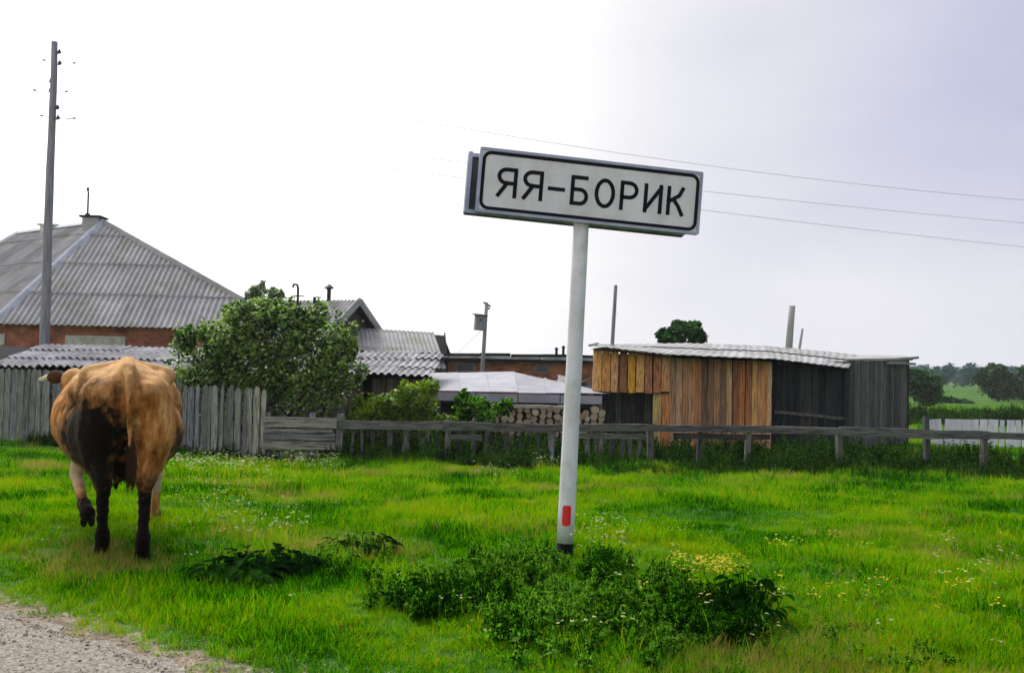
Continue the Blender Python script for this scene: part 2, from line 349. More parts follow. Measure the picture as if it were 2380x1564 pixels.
# ------------------------------------------------------------------ foliage makers
def leaves(P, size, up=.3, aspect=1.7, fold=.25, droop=0.0):
    """one folded diamond per point -> verts, quads"""
    n = len(P); size = np.broadcast_to(size, n)*rng.uniform(.6, 1.35, n)
    nr = rng.normal(size=(n, 3)); nr[:, 2] = np.abs(nr[:, 2])+up; nr /= np.linalg.norm(nr, axis=1)[:, None]
    t = rng.normal(size=(n, 3)); t -= nr*(t*nr).sum(1)[:, None]; t /= np.linalg.norm(t, axis=1)[:, None]
    b = np.cross(nr, t); L_ = size[:, None]*aspect/2; w = size[:, None]/2
    V = np.stack([P-t*L_, P+b*w+nr*w*fold, P+t*L_-nr*L_*droop, P-b*w+nr*w*fold], 1).reshape(-1, 3)
    F = np.arange(4*n).reshape(n, 4); return V, F
def crown_points(blobs, n, shell=.5):
    vol = np.array([r[0]*r[1]*r[2] for c, r in blobs])**.8; k = rng.choice(len(blobs), n, p=vol/vol.sum())
    C = np.array([c for c, r in blobs])[k]; Rr = np.array([r for c, r in blobs])[k]
    d = rng.normal(size=(n, 3)); d /= np.linalg.norm(d, axis=1)[:, None]
    rad = np.where(rng.random(n) < shell, rng.normal(.93, .17, n), rng.random(n)**.5); return C+d*Rr*rad[:, None]
def subblobs(blobs, per, f=.38, keep=1.0):
    out = []
    for c, r in blobs:
        for _ in range(per):
            d = rng.normal(size=3); d /= np.linalg.norm(d); d[2] = d[2] if d[2] > -.5 else -d[2]
            q = rng.uniform(.62, 1.02); s = rng.uniform(.65, 1.25)*f
            out.append((tuple(np.array(c)+d*np.array(r)*q), tuple(np.array(r)*s)))
    return out
def shrub(name, label, cat, base, blobs, n, size, m, stems=5, trunk_r=.03, group=None, per=9, f=.36, shoots=0, core=.35):
    root = thing(name, label, cat, base, group)
    sb = subblobs(blobs, per, f)
    for _ in range(shoots):
        c, r_ = blobs[int(rng.integers(len(blobs)))]; a = rng.uniform(0, 6.28); q = rng.uniform(.2, .95); z = c[2]+r_[2]*math.sqrt(1-q*q)*1.02; sb.append(((c[0]+r_[0]*q*math.cos(a), c[1]+r_[1]*q*math.sin(a), z), (rng.uniform(.05, .10), rng.uniform(.05, .10), rng.uniform(.09, .20))))
    P = crown_points(sb, int(n*(1-core)), .55)
    P = np.concatenate([P, crown_points(blobs, int(n*core), .25)])
    P = P[P[:, 2] > gz(P[:, 0], P[:, 1])+.02]
    V, F = leaves(P, size); link('foliage', npmesh('foliage', V, F), m, root)
    b = MB()
    for i in range(stems):
        c, r = sb[int(rng.integers(len(sb)))]; a = Vector(base)+Vector((random.uniform(-.1, .1), random.uniform(-.1, .1), -.05))
        mid = a.lerp(Vector(c), .5)+Vector((random.uniform(-.1, .1), random.uniform(-.1, .1), .1))
        b.tube([a, mid, Vector(c)], [trunk_r, trunk_r*.7, trunk_r*.3], 6)
    b.build('stems' if stems > 1 else 'trunk', M['bark'], root, True)
    return root

# tuft meshes used by the scattered grass and weeds
SRC = bpy.data.collections.new('plant_sources')
def blades(n, h, spread, w=.006, lean=.5, m='grass', hv=.5, broad=0, seedheads=0, leafsize=.02, name='grass_tuft', flower=None):
    V = []; F = []; mi = []
    for i in range(n):
        a = random.uniform(0, 6.283); r = spread*math.sqrt(random.random()); x0, y0 = r*math.cos(a), r*math.sin(a)
        hh = h*random.uniform(1-hv, 1+hv*.4); b = random.uniform(0, 6.283); ln = lean*random.uniform(.2, 1)*hh
        dx, dy = math.cos(b)*ln, math.sin(b)*ln; px, py = -math.sin(b+random.uniform(-.8, .8)), math.cos(b)
        ww = w*random.uniform(.7, 1.3); k = len(V)
        for t, wt in ((0, 1), (.45, .9), (.8, .55)):
            cx, cy, cz = x0+dx*t*t, y0+dy*t*t, hh*(t-.12*t*t*lean)
            V += [(cx-px*ww*wt/2, cy-py*ww*wt/2, cz), (cx+px*ww*wt/2, cy+py*ww*wt/2, cz)]
        V.append((x0+dx, y0+dy, hh*(1-.18*lean)))
        F += [(k, k+1, k+3, k+2), (k+2, k+3, k+5, k+4), (k+4, k+5, k+6)]; mi += [0]*3
    for i in range(broad):
        a = random.uniform(0, 6.283); r = spread*1.2*math.sqrt(random.random()); z = h*random.uniform(.1, .9)
        P = np.array([[r*math.cos(a), r*math.sin(a), z]]); v, f = leaves(P, leafsize, up=.8); k = len(V); V += [tuple(q) for q in v]; F.append((k, k+1, k+2, k+3)); mi.append(0)
    if flower:
        for i in range(flower[1]):
            a = random.uniform(0, 6.283); r = spread*math.sqrt(random.random()); x, y, z = r*math.cos(a), r*math.sin(a), h*random.uniform(.9, 1.25)
            s = flower[2]*random.uniform(.7, 1.2); k = len(V); V.append((x, y, z+s*.3))
            for q in range(6): V.append((x+s*math.cos(q*1.047), y+s*math.sin(q*1.047), z+random.uniform(-.2, .2)*s))
            F += [(k, k+1+q, k+1+(q+1) % 6) for q in range(6)]; mi += [1]*6
            k = len(V); V += [(x-.0015, y, 0), (x+.0015, y, 0), (x, y, z)]; F.append((k, k+1, k+2)); mi.append(0)
    me = bpy.data.meshes.new(name); me.from_pydata(V, [], F); me.materials.append(M[m])
    if flower: me.materials.append(M[flower[0]]); me.polygons.foreach_set('material_index', mi)
    me.update(); return me
def stalk_plant(h, pairs, leaf, m='weed', name='weed_plant', stems=3, spread=.06, aspect=1.9, up=.4):
    b = MB(); P = []; S = []
    for s_ in range(stems):
        a = random.uniform(0, 6.283); l = random.uniform(0, .35); hh = h*random.uniform(.6, 1.1)
        p0 = Vector((random.uniform(-spread, spread), random.uniform(-spread, spread), 0)); p1 = p0+Vector((math.cos(a)*l*hh, math.sin(a)*l*hh, hh))
        b.tube([p0, p0.lerp(p1, .5)+Vector((0, 0, .03*h)), p1], [.005, .004, .002], 4, cap=False)
        for k in range(pairs):
            t = (k+1)/(pairs+.3); c = p0.lerp(p1, t)
            for q in range(2):
                an = k*1.57+q*3.14+random.uniform(-.5, .5); rr = leaf*(1.05-.5*t)
                P.append((c.x+math.cos(an)*rr*.8, c.y+math.sin(an)*rr*.8, c.z+random.uniform(-.3, .3)*rr)); S.append(rr)
    V, F = leaves(np.array(P), np.array(S), up=up, aspect=aspect, droop=.3)
    k = len(b.v); b.v += [tuple(q) for q in V]; b.f += [tuple(int(i)+k for i in f) for f in F]; b.mi += [0]*len(F)
    me = b.mesh(name); me.materials.append(M[m]); return me
def scatter(name, P, scales, sources, label, cat, tilt=.15, pick=None, parent=None):
    col = bpy.data.collections.new(name+'_sources'); objs = []
    for s_ in sources:
        o = bpy.data.objects.new(s_.name, s_); col.objects.link(o); objs.append(o)
    n = len(P); me = bpy.data.meshes.new(name); me.vertices.add(n); me.vertices.foreach_set('co', np.asarray(P, np.float32).ravel())
    rot = np.stack([rng.normal(0, tilt, n), rng.normal(0, tilt, n), rng.uniform(0, 6.283, n)], 1).astype(np.float32)
    a = me.attributes.new('rot', 'FLOAT_VECTOR', 'POINT'); a.data.foreach_set('vector', rot.ravel())
    a = me.attributes.new('sc', 'FLOAT', 'POINT'); a.data.foreach_set('value', np.asarray(scales, np.float32))
    a = me.attributes.new('ix', 'INT', 'POINT'); a.data.foreach_set('value', (rng.integers(0, len(objs), n) if pick is None else pick).astype(np.int32))
    o = bpy.data.objects.new(name, me); COL.objects.link(o)
    ng = bpy.data.node_groups.new(name, 'GeometryNodeTree')
    ng.interface.new_socket('Geometry', in_out='INPUT', socket_type='NodeSocketGeometry'); ng.interface.new_socket('Geometry', in_out='OUTPUT', socket_type='NodeSocketGeometry')
    gi = ng.nodes.new('NodeGroupInput'); go = ng.nodes.new('NodeGroupOutput'); iop = ng.nodes.new('GeometryNodeInstanceOnPoints'); ci = ng.nodes.new('GeometryNodeCollectionInfo')
    ci.inputs['Collection'].default_value = col; ci.inputs['Separate Children'].default_value = True; ci.inputs['Reset Children'].default_value = True
    def na(t, nm):
        q = ng.nodes.new('GeometryNodeInputNamedAttribute'); q.data_type = t; q.inputs['Name'].default_value = nm; return q.outputs[0]
    er = ng.nodes.new('FunctionNodeEulerToRotation'); lk = ng.links.new
    lk(gi.outputs[0], iop.inputs['Points']); lk(ci.outputs[0], iop.inputs['Instance']); iop.inputs['Pick Instance'].default_value = True
    lk(na('INT', 'ix'), iop.inputs['Instance Index']); lk(na('FLOAT_VECTOR', 'rot'), er.inputs[0]); lk(er.outputs[0], iop.inputs['Rotation'])
    lk(na('FLOAT', 'sc'), iop.inputs['Scale']); lk(iop.outputs[0], go.inputs[0])
    md = o.modifiers.new('scatter', 'NODES'); md.node_group = ng
    tag(o, label, cat, kind='stuff'); return o
def frustum_pts(y0, y1, dens, margin=1.12, x0=-1.3, x1=1.3):
    """random ground points in the trapezium the camera overlooks"""
    hw = .52*margin*y1+.3; n = int((y1-y0)*2*hw*dens); x = rng.uniform(-hw, hw, n); y = rng.uniform(y0, y1, n)
    k = np.abs(x) < .52*margin*y+.3; return x[k], y[k]
def meadow_side(x, y): return (x-E0.x)*RN.x+(y-E0.y)*RN.y
def noise2(x, y, s=1.0, seed=0):
    return (np.sin(x*s*1.3+seed+1.7*np.sin(y*s*.9+seed))+np.sin(y*s*1.7+seed*2+1.3*np.sin(x*s*1.1+2*seed))+.6*np.sin((x+y)*s*3.1+seed))/2.6

# ------------------------------------------------------------------ corrugated roofing
def corrugated(parent, O, U, Vv, width, vmax, row_h, sheet_w, m, wave=.16, amp=.022, lap=.014, ncol=8, name='roof_sheet', jit=.0, vmin=lambda u: 0.0, tiltj=.004):
    """sheets laid in rows on the plane O + u*U + v*Vv; vmax(u) gives the upper outline"""
    U = U.normalized(); Vv = Vv.normalized(); Nn = U.cross(Vv).normalized()
    if Nn.z < 0: Nn = -Nn
    nrow = int(math.ceil(max(vmax(u) for u in np.linspace(0, width, 60))/row_h)); nsh = int(math.ceil(width/sheet_w)); made = []
    for r in range(nrow):
        for s in range(nsh):
            u0, u1 = s*sheet_w, min((s+1)*sheet_w+.02, width); k = max(2, int((u1-u0)/wave*ncol)); b = MB(); cols = []
            j0 = random.uniform(-jit, jit); lift = random.uniform(0, tiltj)
            for i in range(k+1):
                u = u0+(u1-u0)*i/k; a = max(r*row_h-.08+j0, vmin(u)+(j0 if r == 0 else 0)); c = min((r+1)*row_h, vmax(u)); cols.append((u, a, c))
            for i in range(k):
                if cols[i][2]-cols[i][1] < .02 and cols[i+1][2]-cols[i+1][1] < .02: continue
                q = []
                for (u, a, c) in (cols[i], cols[i+1]):
                    c = max(c, a+.001); off = amp*math.sin(2*math.pi*u/wave)
                    for v, e in ((a, lap+.02+lift), (c, .02+lift)):
                        q.append(O+U*u+Vv*v+Nn*(off+e))
                        q.append(O+U*u+Vv*v+Nn*(off+e-.008))
                k0 = len(b.v); b.v += [tuple(z) for z in q]
                # q: [a_top, a_bot, c_top, c_bot] for both columns
                b.f += [(k0, k0+4, k0+6, k0+2), (k0+1, k0+3, k0+7, k0+5), (k0, k0+1, k0+5, k0+4)]; b.mi += [0]*3
            if not b.v: continue
            me = b.mesh(name, False); o = link(name, me, m, parent); made.append(o)
    return made
def wall_quad(name, a, b, z0, z1, thick, m, parent, inward=None):
    """upright wall between two plan points with metre UVs"""
    a, b = Vector((a[0], a[1], 0)), Vector((b[0], b[1], 0)); d = (b-a).normalized(); n = Vector((d.y, -d.x, 0)); l = (b-a).length
    q = MB(); q.box((a+b)/2+Vector((0, 0, (z0+z1)/2))-n*thick/2, (l, thick, z1-z0), Matrix((d, -n, Vector((0, 0, 1)))).transposed())
    me = q.mesh(name); uv = me.uv_layers.new(name='UVMap')
    for lp in me.loops:
        c = me.vertices[lp.vertex_index].co; uv.data[lp.index].uv = (Vector((c.x, c.y, 0)).dot(d)+Vector((c.x, c.y, 0)).dot(n), c.z)
    return link(name, me, m, parent)

# ------------------------------------------------------------------ brick house with the hipped roof
EZ = 2.42
c0 = atz(-6, 741, EZ); 
apex = at(238, 517, c0.y+4.6); rend = at(45, 543, apex.y); rend = at(45, 543, apex.y*(apex.z-CAM.z)/(rend.z-CAM.z))
def house():
    base = (c0.x, c0.y, float(gz(c0.x, c0.y))); h = thing('brick_house', 'red brick house with a large grey hipped corrugated roof', 'house', base)
    rd = Vector((rend.x-apex.x, rend.y-apex.y, 0)).normalized(); pd = Vector((-rd.y, rd.x, 0))
    if pd.x < 0: pd = -pd
    # plan of the eaves: nearest corner C, right corner D, left corner B along the ridge direction
    C = Vector((c0.x, c0.y, EZ)); D = atz(664, 757, EZ); pd = (D-C).normalized(); back = (Vector((apex.x-C.x, apex.y-C.y, 0))).dot(rd)
    B = C+rd*(max(back, 1)*2+(rend-apex).length); A = D+(B-C)
    b = MB()
    a2 = Vector(apex); r2 = Vector(rend)
    b.add([C, D, A, B, a2-Vector((0, 0, .03)), r2-Vector((0, 0, .03))], [(0, 1, 4), (0, 4, 5, 3), (3, 5, 2), (1, 2, 5, 4), (0, 3, 2, 1)])
    roof = b.build('roof', M['tar'], h)
    def facet(P, Q, T1, T2):
        U = (Q-P); w = U.length; U = U.normalized(); mid = (T1-P); up = mid-U*mid.dot(U); hh = up.length; up = up.normalized()
        u1 = (T1-P).dot(U); u2 = (T2-P).dot(U)
        def vm(u):
            if u < u1: return hh*u/u1+.02
            if u > u2: return hh*(w-u)/(w-u2)+.02
            return hh
        O = P-up*.30-Vector((0, 0, 0)); 
        corrugated(roof, O, U, up, w, lambda u: vm(u)+.30, 1.72, 1.12, M['slate'], wave=.17, amp=.028, lap=.03, ncol=6, jit=.012)
    facet(C, D, a2, a2+pd*.001); facet(B, C, r2, a2)
    # ridge caps
    def cap(p, q, w=.17, mt='ridge'):
        n = int((q-p).length/1.1)+1
        for i in range(n):
            x = p.lerp(q, i/n); y = p.lerp(q, (i+1.04)/n); cb = MB(); d = (y-x).normalized(); s = d.cross(Vector((0, 0, 1))).normalized(); up = s.cross(d)
            sec = [(-w, -.07), (-w*.35, .045), (0, .075), (w*.35, .045), (w, -.07)]; vs = []
            for pt in (x, y):
                for (sx, sz) in sec: vs.append(pt+s*sx+up*(sz+.045+(.006 if pt is x else 0)))
            cb.add(vs, [(j, j+1, j+6, j+5) for j in range(4)]); cb.build('ridge_cap', M[mt], h)
    cap(C-(a2-C).normalized()*.3, a2, .16); cap(D, a2, .09, 'slate'); cap(a2, r2, .15); cap(B, r2, .15)
    # walls and fascia
    ins = .45; iC = C+(pd+rd)*ins; iD = D+(-pd+rd)*ins; iB = B+(pd-rd)*ins; iA = A+(-pd-rd)*ins
    gz0 = float(gz(C.x, C.y))-.2
    w1 = wall_quad('wall', iC, iD, gz0, EZ-.02, .3, M['brick'], h); w2 = wall_quad('wall', iB, iC, gz0, EZ-.02, .3, M['brick'], h)
    wall_quad('wall', iD, iA, gz0, EZ-.02, .3, M['brick'], h)
    # painted window heads and dark windows along the side towards the camera
    n1 = Vector((pd.y, -pd.x, 0)); 
    if n1.y > 0: n1 = -n1
    def win(px0, px1):
        # distance along iC-iD where the view ray at px hits the wall
        def hit(px):
            d = ray(px, 790); den = d.x*n1.x+d.y*n1.y; t = ((iC.x-CAM.x)*n1.x+(iC.y-CAM.y)*n1.y)/den; return CAM+d*t
        a, q = hit(px0), hit(px1); a.z = q.z = 0; mid = (a+q)/2; l = (q-a).length; Mx = Matrix((pd, -n1, Vector((0, 0, 1)))).transposed()
        zt = 1.98; s = MB(); s.box(mid+n1*.02+Vector((0, 0, zt-.14)), (l+.1, .06, .32), Mx); s.build('window_lintel', M['plaster'], h)
        f = MB(); f.box(mid+n1*.012+Vector((0, 0, zt-.30-.6)), (l-.1, .05, 1.2), Mx); wn = f.build('window', M['plaster'], h)
        for k in (-1, 1):
            g = MB(); g.box(mid+pd*k*(l-.1)/4+n1*.04+Vector((0, 0, zt-.30-.6)), ((l-.1)/2-.09, .02, 1.06), Mx); g.build('pane', M['glassy'], wn)
    win(157, 288); win(-60, 8)
    # chimneys
    for px, py, pw, ht, cap_ in ((218, 517, .55, .14, 'tar'), (122, 527, .60, .10, 'plaster')):
        t = 0.03 if px > 200 else .62; base_ = a2.lerp(r2, t); base_ = base_ + Vector((0, 0, 0))
        q = at(px, py, base_.y); cz = base_.z+.0; cb = MB(); cb.box((q.x, base_.y, cz-.25+ht/2), (pw, pw, ht+.5)); ch = cb.build('chimney', M['slate'] if px > 200 else M['plaster'], h)
        cc = MB(); cc.box((q.x, base_.y, cz+ht+.03), (pw+.16, pw+.16, .06)); cc.build('chimney_cap', M[cap_], ch)
    q = at(203, 517, a2.y+.4); mb = MB(); mb.tube([(q.x, q.y, q.z-.4), (q.x, q.y, q.z+1.0), (q.x-.02, q.y, at(204, 440, q.y).z)], [.035, .03, .025], 6); mb.ell((q.x-.02, q.y, at(204, 440, q.y).z), (.05, .05, .07), 6, 5)
    mb.box((q.x, q.y, q.z+.15), (.12, .12, .3)); mb.build('roof_mast', M['iron'], h)
    return h
house()

# ------------------------------------------------------------------ grey gabled house and its annex
def gable_house():
    y0 = 36.0; rr = at(835, 697, y0); rl = at(655, 702, y0+1.2); rr.z = rl.z = (rr.z+rl.z)/2
    b0 = gp(rl.x, y0-3); h = thing('gabled_house', 'low house with a grey gabled roof rising behind the big bush', 'house', tuple(b0))
    ez = 1.35; ed = 3.6                                            # eaves: height and distance in front of the ridge
    d = (rr-rl).normalized(); out = Vector((-d.y, d.x, 0)); out = out if out.y < 0 else -out
    el, er = rl+out*ed, rr+out*ed; el.z = er.z = ez; bl, br = rl-out*ed, rr-out*ed; bl.z = br.z = ez
    b = MB(); b.add([el, er, rr, rl, bl, br], [(0, 1, 2, 3), (4, 3, 2, 5)]); roof = b.build('roof', M['tar'], h)
    up = (rl-el); hh = up.length
    corrugated(roof, el-up.normalized()*.2, d, up, (rr-rl).length, lambda u: hh+.22, 1.75, 1.12, M['slate'], wave=.16, ncol=6, jit=.01)
    q = MB(); q.add([er+out*-.35-d*.3-Vector((0, 0, .1)), br-out*-.35-d*.3-Vector((0, 0, .1)), rr-d*.3-Vector((0, 0, .12)), er-out*.35-d*.5-Vector((0, 0, .1)), br+out*.35-d*.5-Vector((0, 0, .1)), rr-d*.5-Vector((0, 0, .12))],
        [(0, 1, 2), (5, 4, 3)]); q.build('gable', M['bark'], h)
    for a, c in ((er, rr), (br, rr)):
        q = MB(); q.beam(a+Vector((0, 0, .0))-(c-a).normalized()*.25+d*.03, c+d*.03, .04, .26); q.build('barge_board', M['pole_pale'], h)
    gz0 = float(gz(er.x, er.y))-.2
    wall_quad('wall', el-out*.35+d*.3, er-out*.35-d*.3, gz0, ez+.05, .2, M['pole'], h)
    wall_quad('wall', er-out*.35-d*.3, br+out*.35-d*.3, gz0, ez, .2, M['pole'], h)
    # pipes on the ridge
    for px, top, hook in ((692, 662, True), (764, 664, False), (731, 684, None)):
        p0 = at(px, 702, y0+.5); zt = at(px, top, y0+.5).z; t = MB(); r = .06 if hook is None else (.045 if hook else .075)
        if hook: t.tube([p0-Vector((0, 0, .3)), Vector((p0.x, p0.y, zt-.12)), Vector((p0.x-.04, p0.y, zt)), Vector((p0.x-.16, p0.y, zt+.02)), Vector((p0.x-.2, p0.y, zt-.1))], r, 7); t.beam((p0.x-.16, p0.y, zt-.42), (p0.x+.22, p0.y, zt-.42), .04, .04)
        else:
            t.tube([p0-Vector((0, 0, .3)), Vector((p0.x, p0.y, zt-.1))], r, 8)
            if hook is False: t.tube([Vector((p0.x, p0.y, zt-.14)), Vector((p0.x, p0.y, zt-.08)), Vector((p0.x, p0.y, zt+.05))], [.08, .2, .02], 8)
        t.build('roof_pipe', M['iron'], h)
    # annex to the right: a lower roof sloping to the front
    al, ar = at(893, 768, 37), at(1031, 779, 37.6); ar.z = al.z-.12; f = Vector((0, -1, 0)); a2, b2 = al+f*3.4, ar+f*3.4+Vector((.35, 0, 0)); a2.z = al.z-1.35; b2.z = ar.z-1.3
    b = MB(); b.add([a2-Vector((.8, 0, 0)), b2, ar, al-Vector((.8, 0, 0)), ar-Vector((-.35, -3.4, 1.3)), al-Vector((.8, -3.4, 1.3))], [(0, 1, 2, 3), (3, 2, 4, 5)]); an = b.build('annex_roof', M['tar'], h)
    U = (b2-a2).normalized(); up = (al-a2); up = up-U*up.dot(U)
    corrugated(an, a2-U*.8, U, up, (b2-a2).length+.8, lambda u: up.length+.05, 1.75, 1.12, M['slate'], wave=.16, ncol=6)
    q = MB(); q.beam(ar+Vector((.04, 0, .0)), b2+Vector((.04, 0, .0)), .05, .22); q.build('barge_board', M['tar'], h)
    wall_quad('wall', a2+Vector((-.8, .3, 0)), b2+Vector((-.3, .3, 0)), gz0, a2.z, .2, M['pole'], h)
gable_house()

# ------------------------------------------------------------------ long low shed behind the picket fence
def long_shed():
    fl, fr = at(-25, 852, 21.6), at(1004, 877, 21.2); tl, tr = at(-25, 800, 24.0), at(1002, 838, 23.6)
    h = thing('long_shed', 'long low shed under pale corrugated sheets running behind the picket fence and the bush', 'shed', tuple(gp(fl.x+5, 22)))
    U = (fr-fl).normalized(); up = tl-fl; up = (up-U*up.dot(U)); hh = up.length
    U2 = U; b = MB(); b.add([fl-Vector((0, 0, .03)), fr-Vector((0, 0, .03)), tr-Vector((0, 0, .03)), tl-Vector((0, 0, .03))], [(0, 1, 2, 3)]); rf = b.build('roof', M['tar'], h)
    corrugated(rf, fl-up.normalized()*.12, U, up, (fr-fl).length, lambda u: hh+.1, .92, 1.12, M['slate_pale'], wave=.16, amp=.028, lap=.04, ncol=8, jit=.05, tiltj=.03)
    g0 = -.9; n = int((fr-fl).length/.17)
    mes = [board_mesh(.16, 1.0, .025) for _ in range(4)]
    for i in range(n):
        t = (i+.5)/n; p = fl.lerp(fr, t)+Vector((0, .35, 0))
        if .845 < t < .865: continue
        top = p.z-.05; bot = float(gz(p.x, p.y))-.05
        o = link('board', random.choice(mes), M['wood'], h, (p.x, p.y+random.uniform(0, .012), bot), (random.uniform(-.01, .01), random.uniform(-.012, .012), 0), wc('brown' if t > .8 else 'grey')); o.scale = (1, 1, top-bot)
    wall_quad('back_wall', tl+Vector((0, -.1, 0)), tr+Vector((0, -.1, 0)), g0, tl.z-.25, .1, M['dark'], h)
    for i in range(6):
        p = fl.lerp(fr, (i+.02)/5.05)+Vector((0, .22, 0)); q = MB(); q.box((p.x, p.y, (p.z-.9)/2), (.12, .12, p.z+.85)); q.build('post', M['pole'], h)

def board_mesh(w, l, t, top='flat', name='board', seg=4):
    """upright plank from z=0 to l with slightly wandering edges"""
    b = MB(); zs = np.linspace(0, l, seg+1); vs = []
    for i, z in enumerate(zs):
        a, c = random.uniform(-.006, .006), random.uniform(-.006, .006); y = random.uniform(-.003, .003)
        vs += [(-w/2+a, -t/2+y, z), (w/2+c, -t/2+y, z), (w/2+c, t/2+y, z), (-w/2+a, t/2+y, z)]
    fs = [(3, 2, 1, 0)]
    for i in range(seg):
        k = 4*i; fs += [(k+j, k+(j+1) % 4, k+4+(j+1) % 4, k+4+j) for j in range(4)]
    k = 4*seg
    if top == 'round':
        prev = k
        for f, zz in ((.8, .035), (.5, .065), (.18, .08)):
            n = len(vs); vs += [(-w/2*f, -t/2, l+zz), (w/2*f, -t/2, l+zz), (w/2*f, t/2, l+zz), (-w/2*f, t/2, l+zz)]
            fs += [(prev+j, prev+(j+1) % 4, n+(j+1) % 4, n+j) for j in range(4)]; prev = n
        fs.append((prev, prev+1, prev+2, prev+3))
    elif top == 'skew':
        vs[k] = (vs[k][0], vs[k][1], l-.03); vs[k+3] = (vs[k+3][0], vs[k+3][1], l-.03); fs.append((k, k+1, k+2, k+3))
    else: fs.append((k, k+1, k+2, k+3))
    b.add(vs, fs); return b.mesh(name)
WC = {'rail': [(.12, .12, .115), (.10, .10, .10), (.145, .145, .13)], 'grey': [(.25, .25, .23), (.20, .20, .20), (.30, .30, .28), (.16, .17, .16), (.24, .26, .28), (.33, .32, .27)],
      'brown': [(.20, .16, .11), (.26, .20, .14), (.15, .13, .10)],
      'orange': [(.80, .37, .11), (.66, .26, .08), (.84, .46, .15), (.48, .20, .09), (.76, .38, .16), (.34, .15, .07)],
      'tan': [(.74, .42, .20), (.60, .32, .15), (.34, .21, .12), (.80, .50, .28), (.22, .14, .08), (.68, .30, .13)],
      'dark': [(.025, .028, .032), (.04, .043, .045), (.018, .02, .022), (.06, .06, .055)],
      'greydark': [(.12, .12, .11), (.09, .09, .09), (.16, .16, .14), (.07, .07, .07)]}
def wc(k):
    c = random.choice(WC[k]); v = random.uniform(.85, 1.15); return tuple(q*v for q in c)
long_shed()

# ------------------------------------------------------------------ picket fence, boarded bay, rail fence
def picket_fence():
    a = onground(-40, 1022); b_ = onground(612, 1069); a = Vector((a.x, 19.9, 0)); a.x = at(-40, 1000, 19.9).x; b_ = Vector((at(611, 1000, 18.2).x, 18.2, 0))
    h = thing('picket_fence', 'weathered grey picket fence with rounded tops behind the cow', 'fence', tuple(gp((a.x+b_.x)/2, 19)))
    d = (b_-a); l = d.length; d = d.normalized(); x = 0; mes = [[board_mesh(w, 1.0, .022, 'round', 'picket', 5) for _ in range(3)] for w in (.075, .10, .125)]; i = 0
    while x < l-.05:
        k = random.choice((0, 1, 1, 2, 2)); w = (.075, .10, .125)[k]; p = a+d*(x+w/2)
        g = float(gz(p.x, p.y)); ht = 1.26+.12*(1-x/l)+random.uniform(-.035, .03)
        o = link('picket', random.choice(mes[k]), M['wood'], h, (p.x, p.y+random.uniform(-.012, .012), g-.03), (random.uniform(-.02, .02), random.uniform(-.022, .022), math.atan2(d.y, d.x)+random.uniform(-.05, .05)), wc('grey'))
        o.scale = (1, 1, ht); x += w+random.uniform(.008, .045); i += 1
    for hz in (.35, 1.0):
        for s in range(4):
            p = a+d*(l*s/4); q = a+d*(l*(s+1)/4); p.y += .05; q.y += .05; p.z = float(gz(p.x, p.y))+hz; q.z = float(gz(q.x, q.y))+hz; r = MB(); r.beam(p, q, .05, .08); r.build('rail', M['woodh'], h, color=wc('grey'))
    for s in range(5):
        p = a+d*(l*s/4); g = float(gz(p.x, p.y)); r = MB(); r.box((p.x, p.y+.13, g+.55), (.11, .11, 1.2)); r.build('post', M['woodh'], h, color=wc('greydark'))
    return b_
pfe = picket_fence()
def beam_obj(name, parent, a, b, w, h, col, jit=.006, m='woodh'):
    q = MB(); n = 5; a, b = Vector(a), Vector(b); d = (b-a).normalized(); sd = d.cross(Vector((0, 0, 1))).normalized(); up = sd.cross(d); vs = []; fs = [(3, 2, 1, 0)]
    for i in range(n+1):
        c = a.lerp(b, i/n)+up*random.uniform(-jit, jit)
        for sx, sz in ((-1, -1), (1, -1), (1, 1), (-1, 1)): vs.append(c+sd*sx*w/2+up*(sz*h/2+random.uniform(-jit, jit)*.6))
    for i in range(n): fs += [(4*i+j, 4*i+(j+1) % 4, 4*i+4+(j+1) % 4, 4*i+4+j) for j in range(4)]
    fs.append((4*n, 4*n+1, 4*n+2, 4*n+3)); q.add(vs, fs); return q.build(name, M[m], parent, color=col)
def board_bay():
    x0, x1 = pfe.x+.02, at(786, 1000, 18.2).x; g = float(gz((x0+x1)/2, 18.2)); h = thing('board_fence', 'short stretch of horizontal grey boards between the pickets and the first fence post', 'fence', (x0, 18.2, g))
    rows = [(968, 992, .02), (996, 1004, .0), (1006, 1022, .0), (1024, 1043, .01), (1050, 1073, .0)]
    for yt, yb, dy in rows:
        zt, zb = at(612, yt, 18.15).z, at(612, yb, 18.15).z; sag = random.uniform(-.03, .0)-.0
        beam_obj('board', h, (x0, 18.15-dy, (zt+zb)/2), (x1-random.uniform(0, .12), 18.15-dy, (zt+zb)/2+sag+.02), .024, zt-zb, wc('grey'), .005)
    for x in (x0+.06, (x0+x1)/2+.2):
        r = MB(); r.box((x, 18.25, g+.38), (.1, .1, .95)); r.build('post', M['wood'], h, color=wc('grey'))
board_bay()
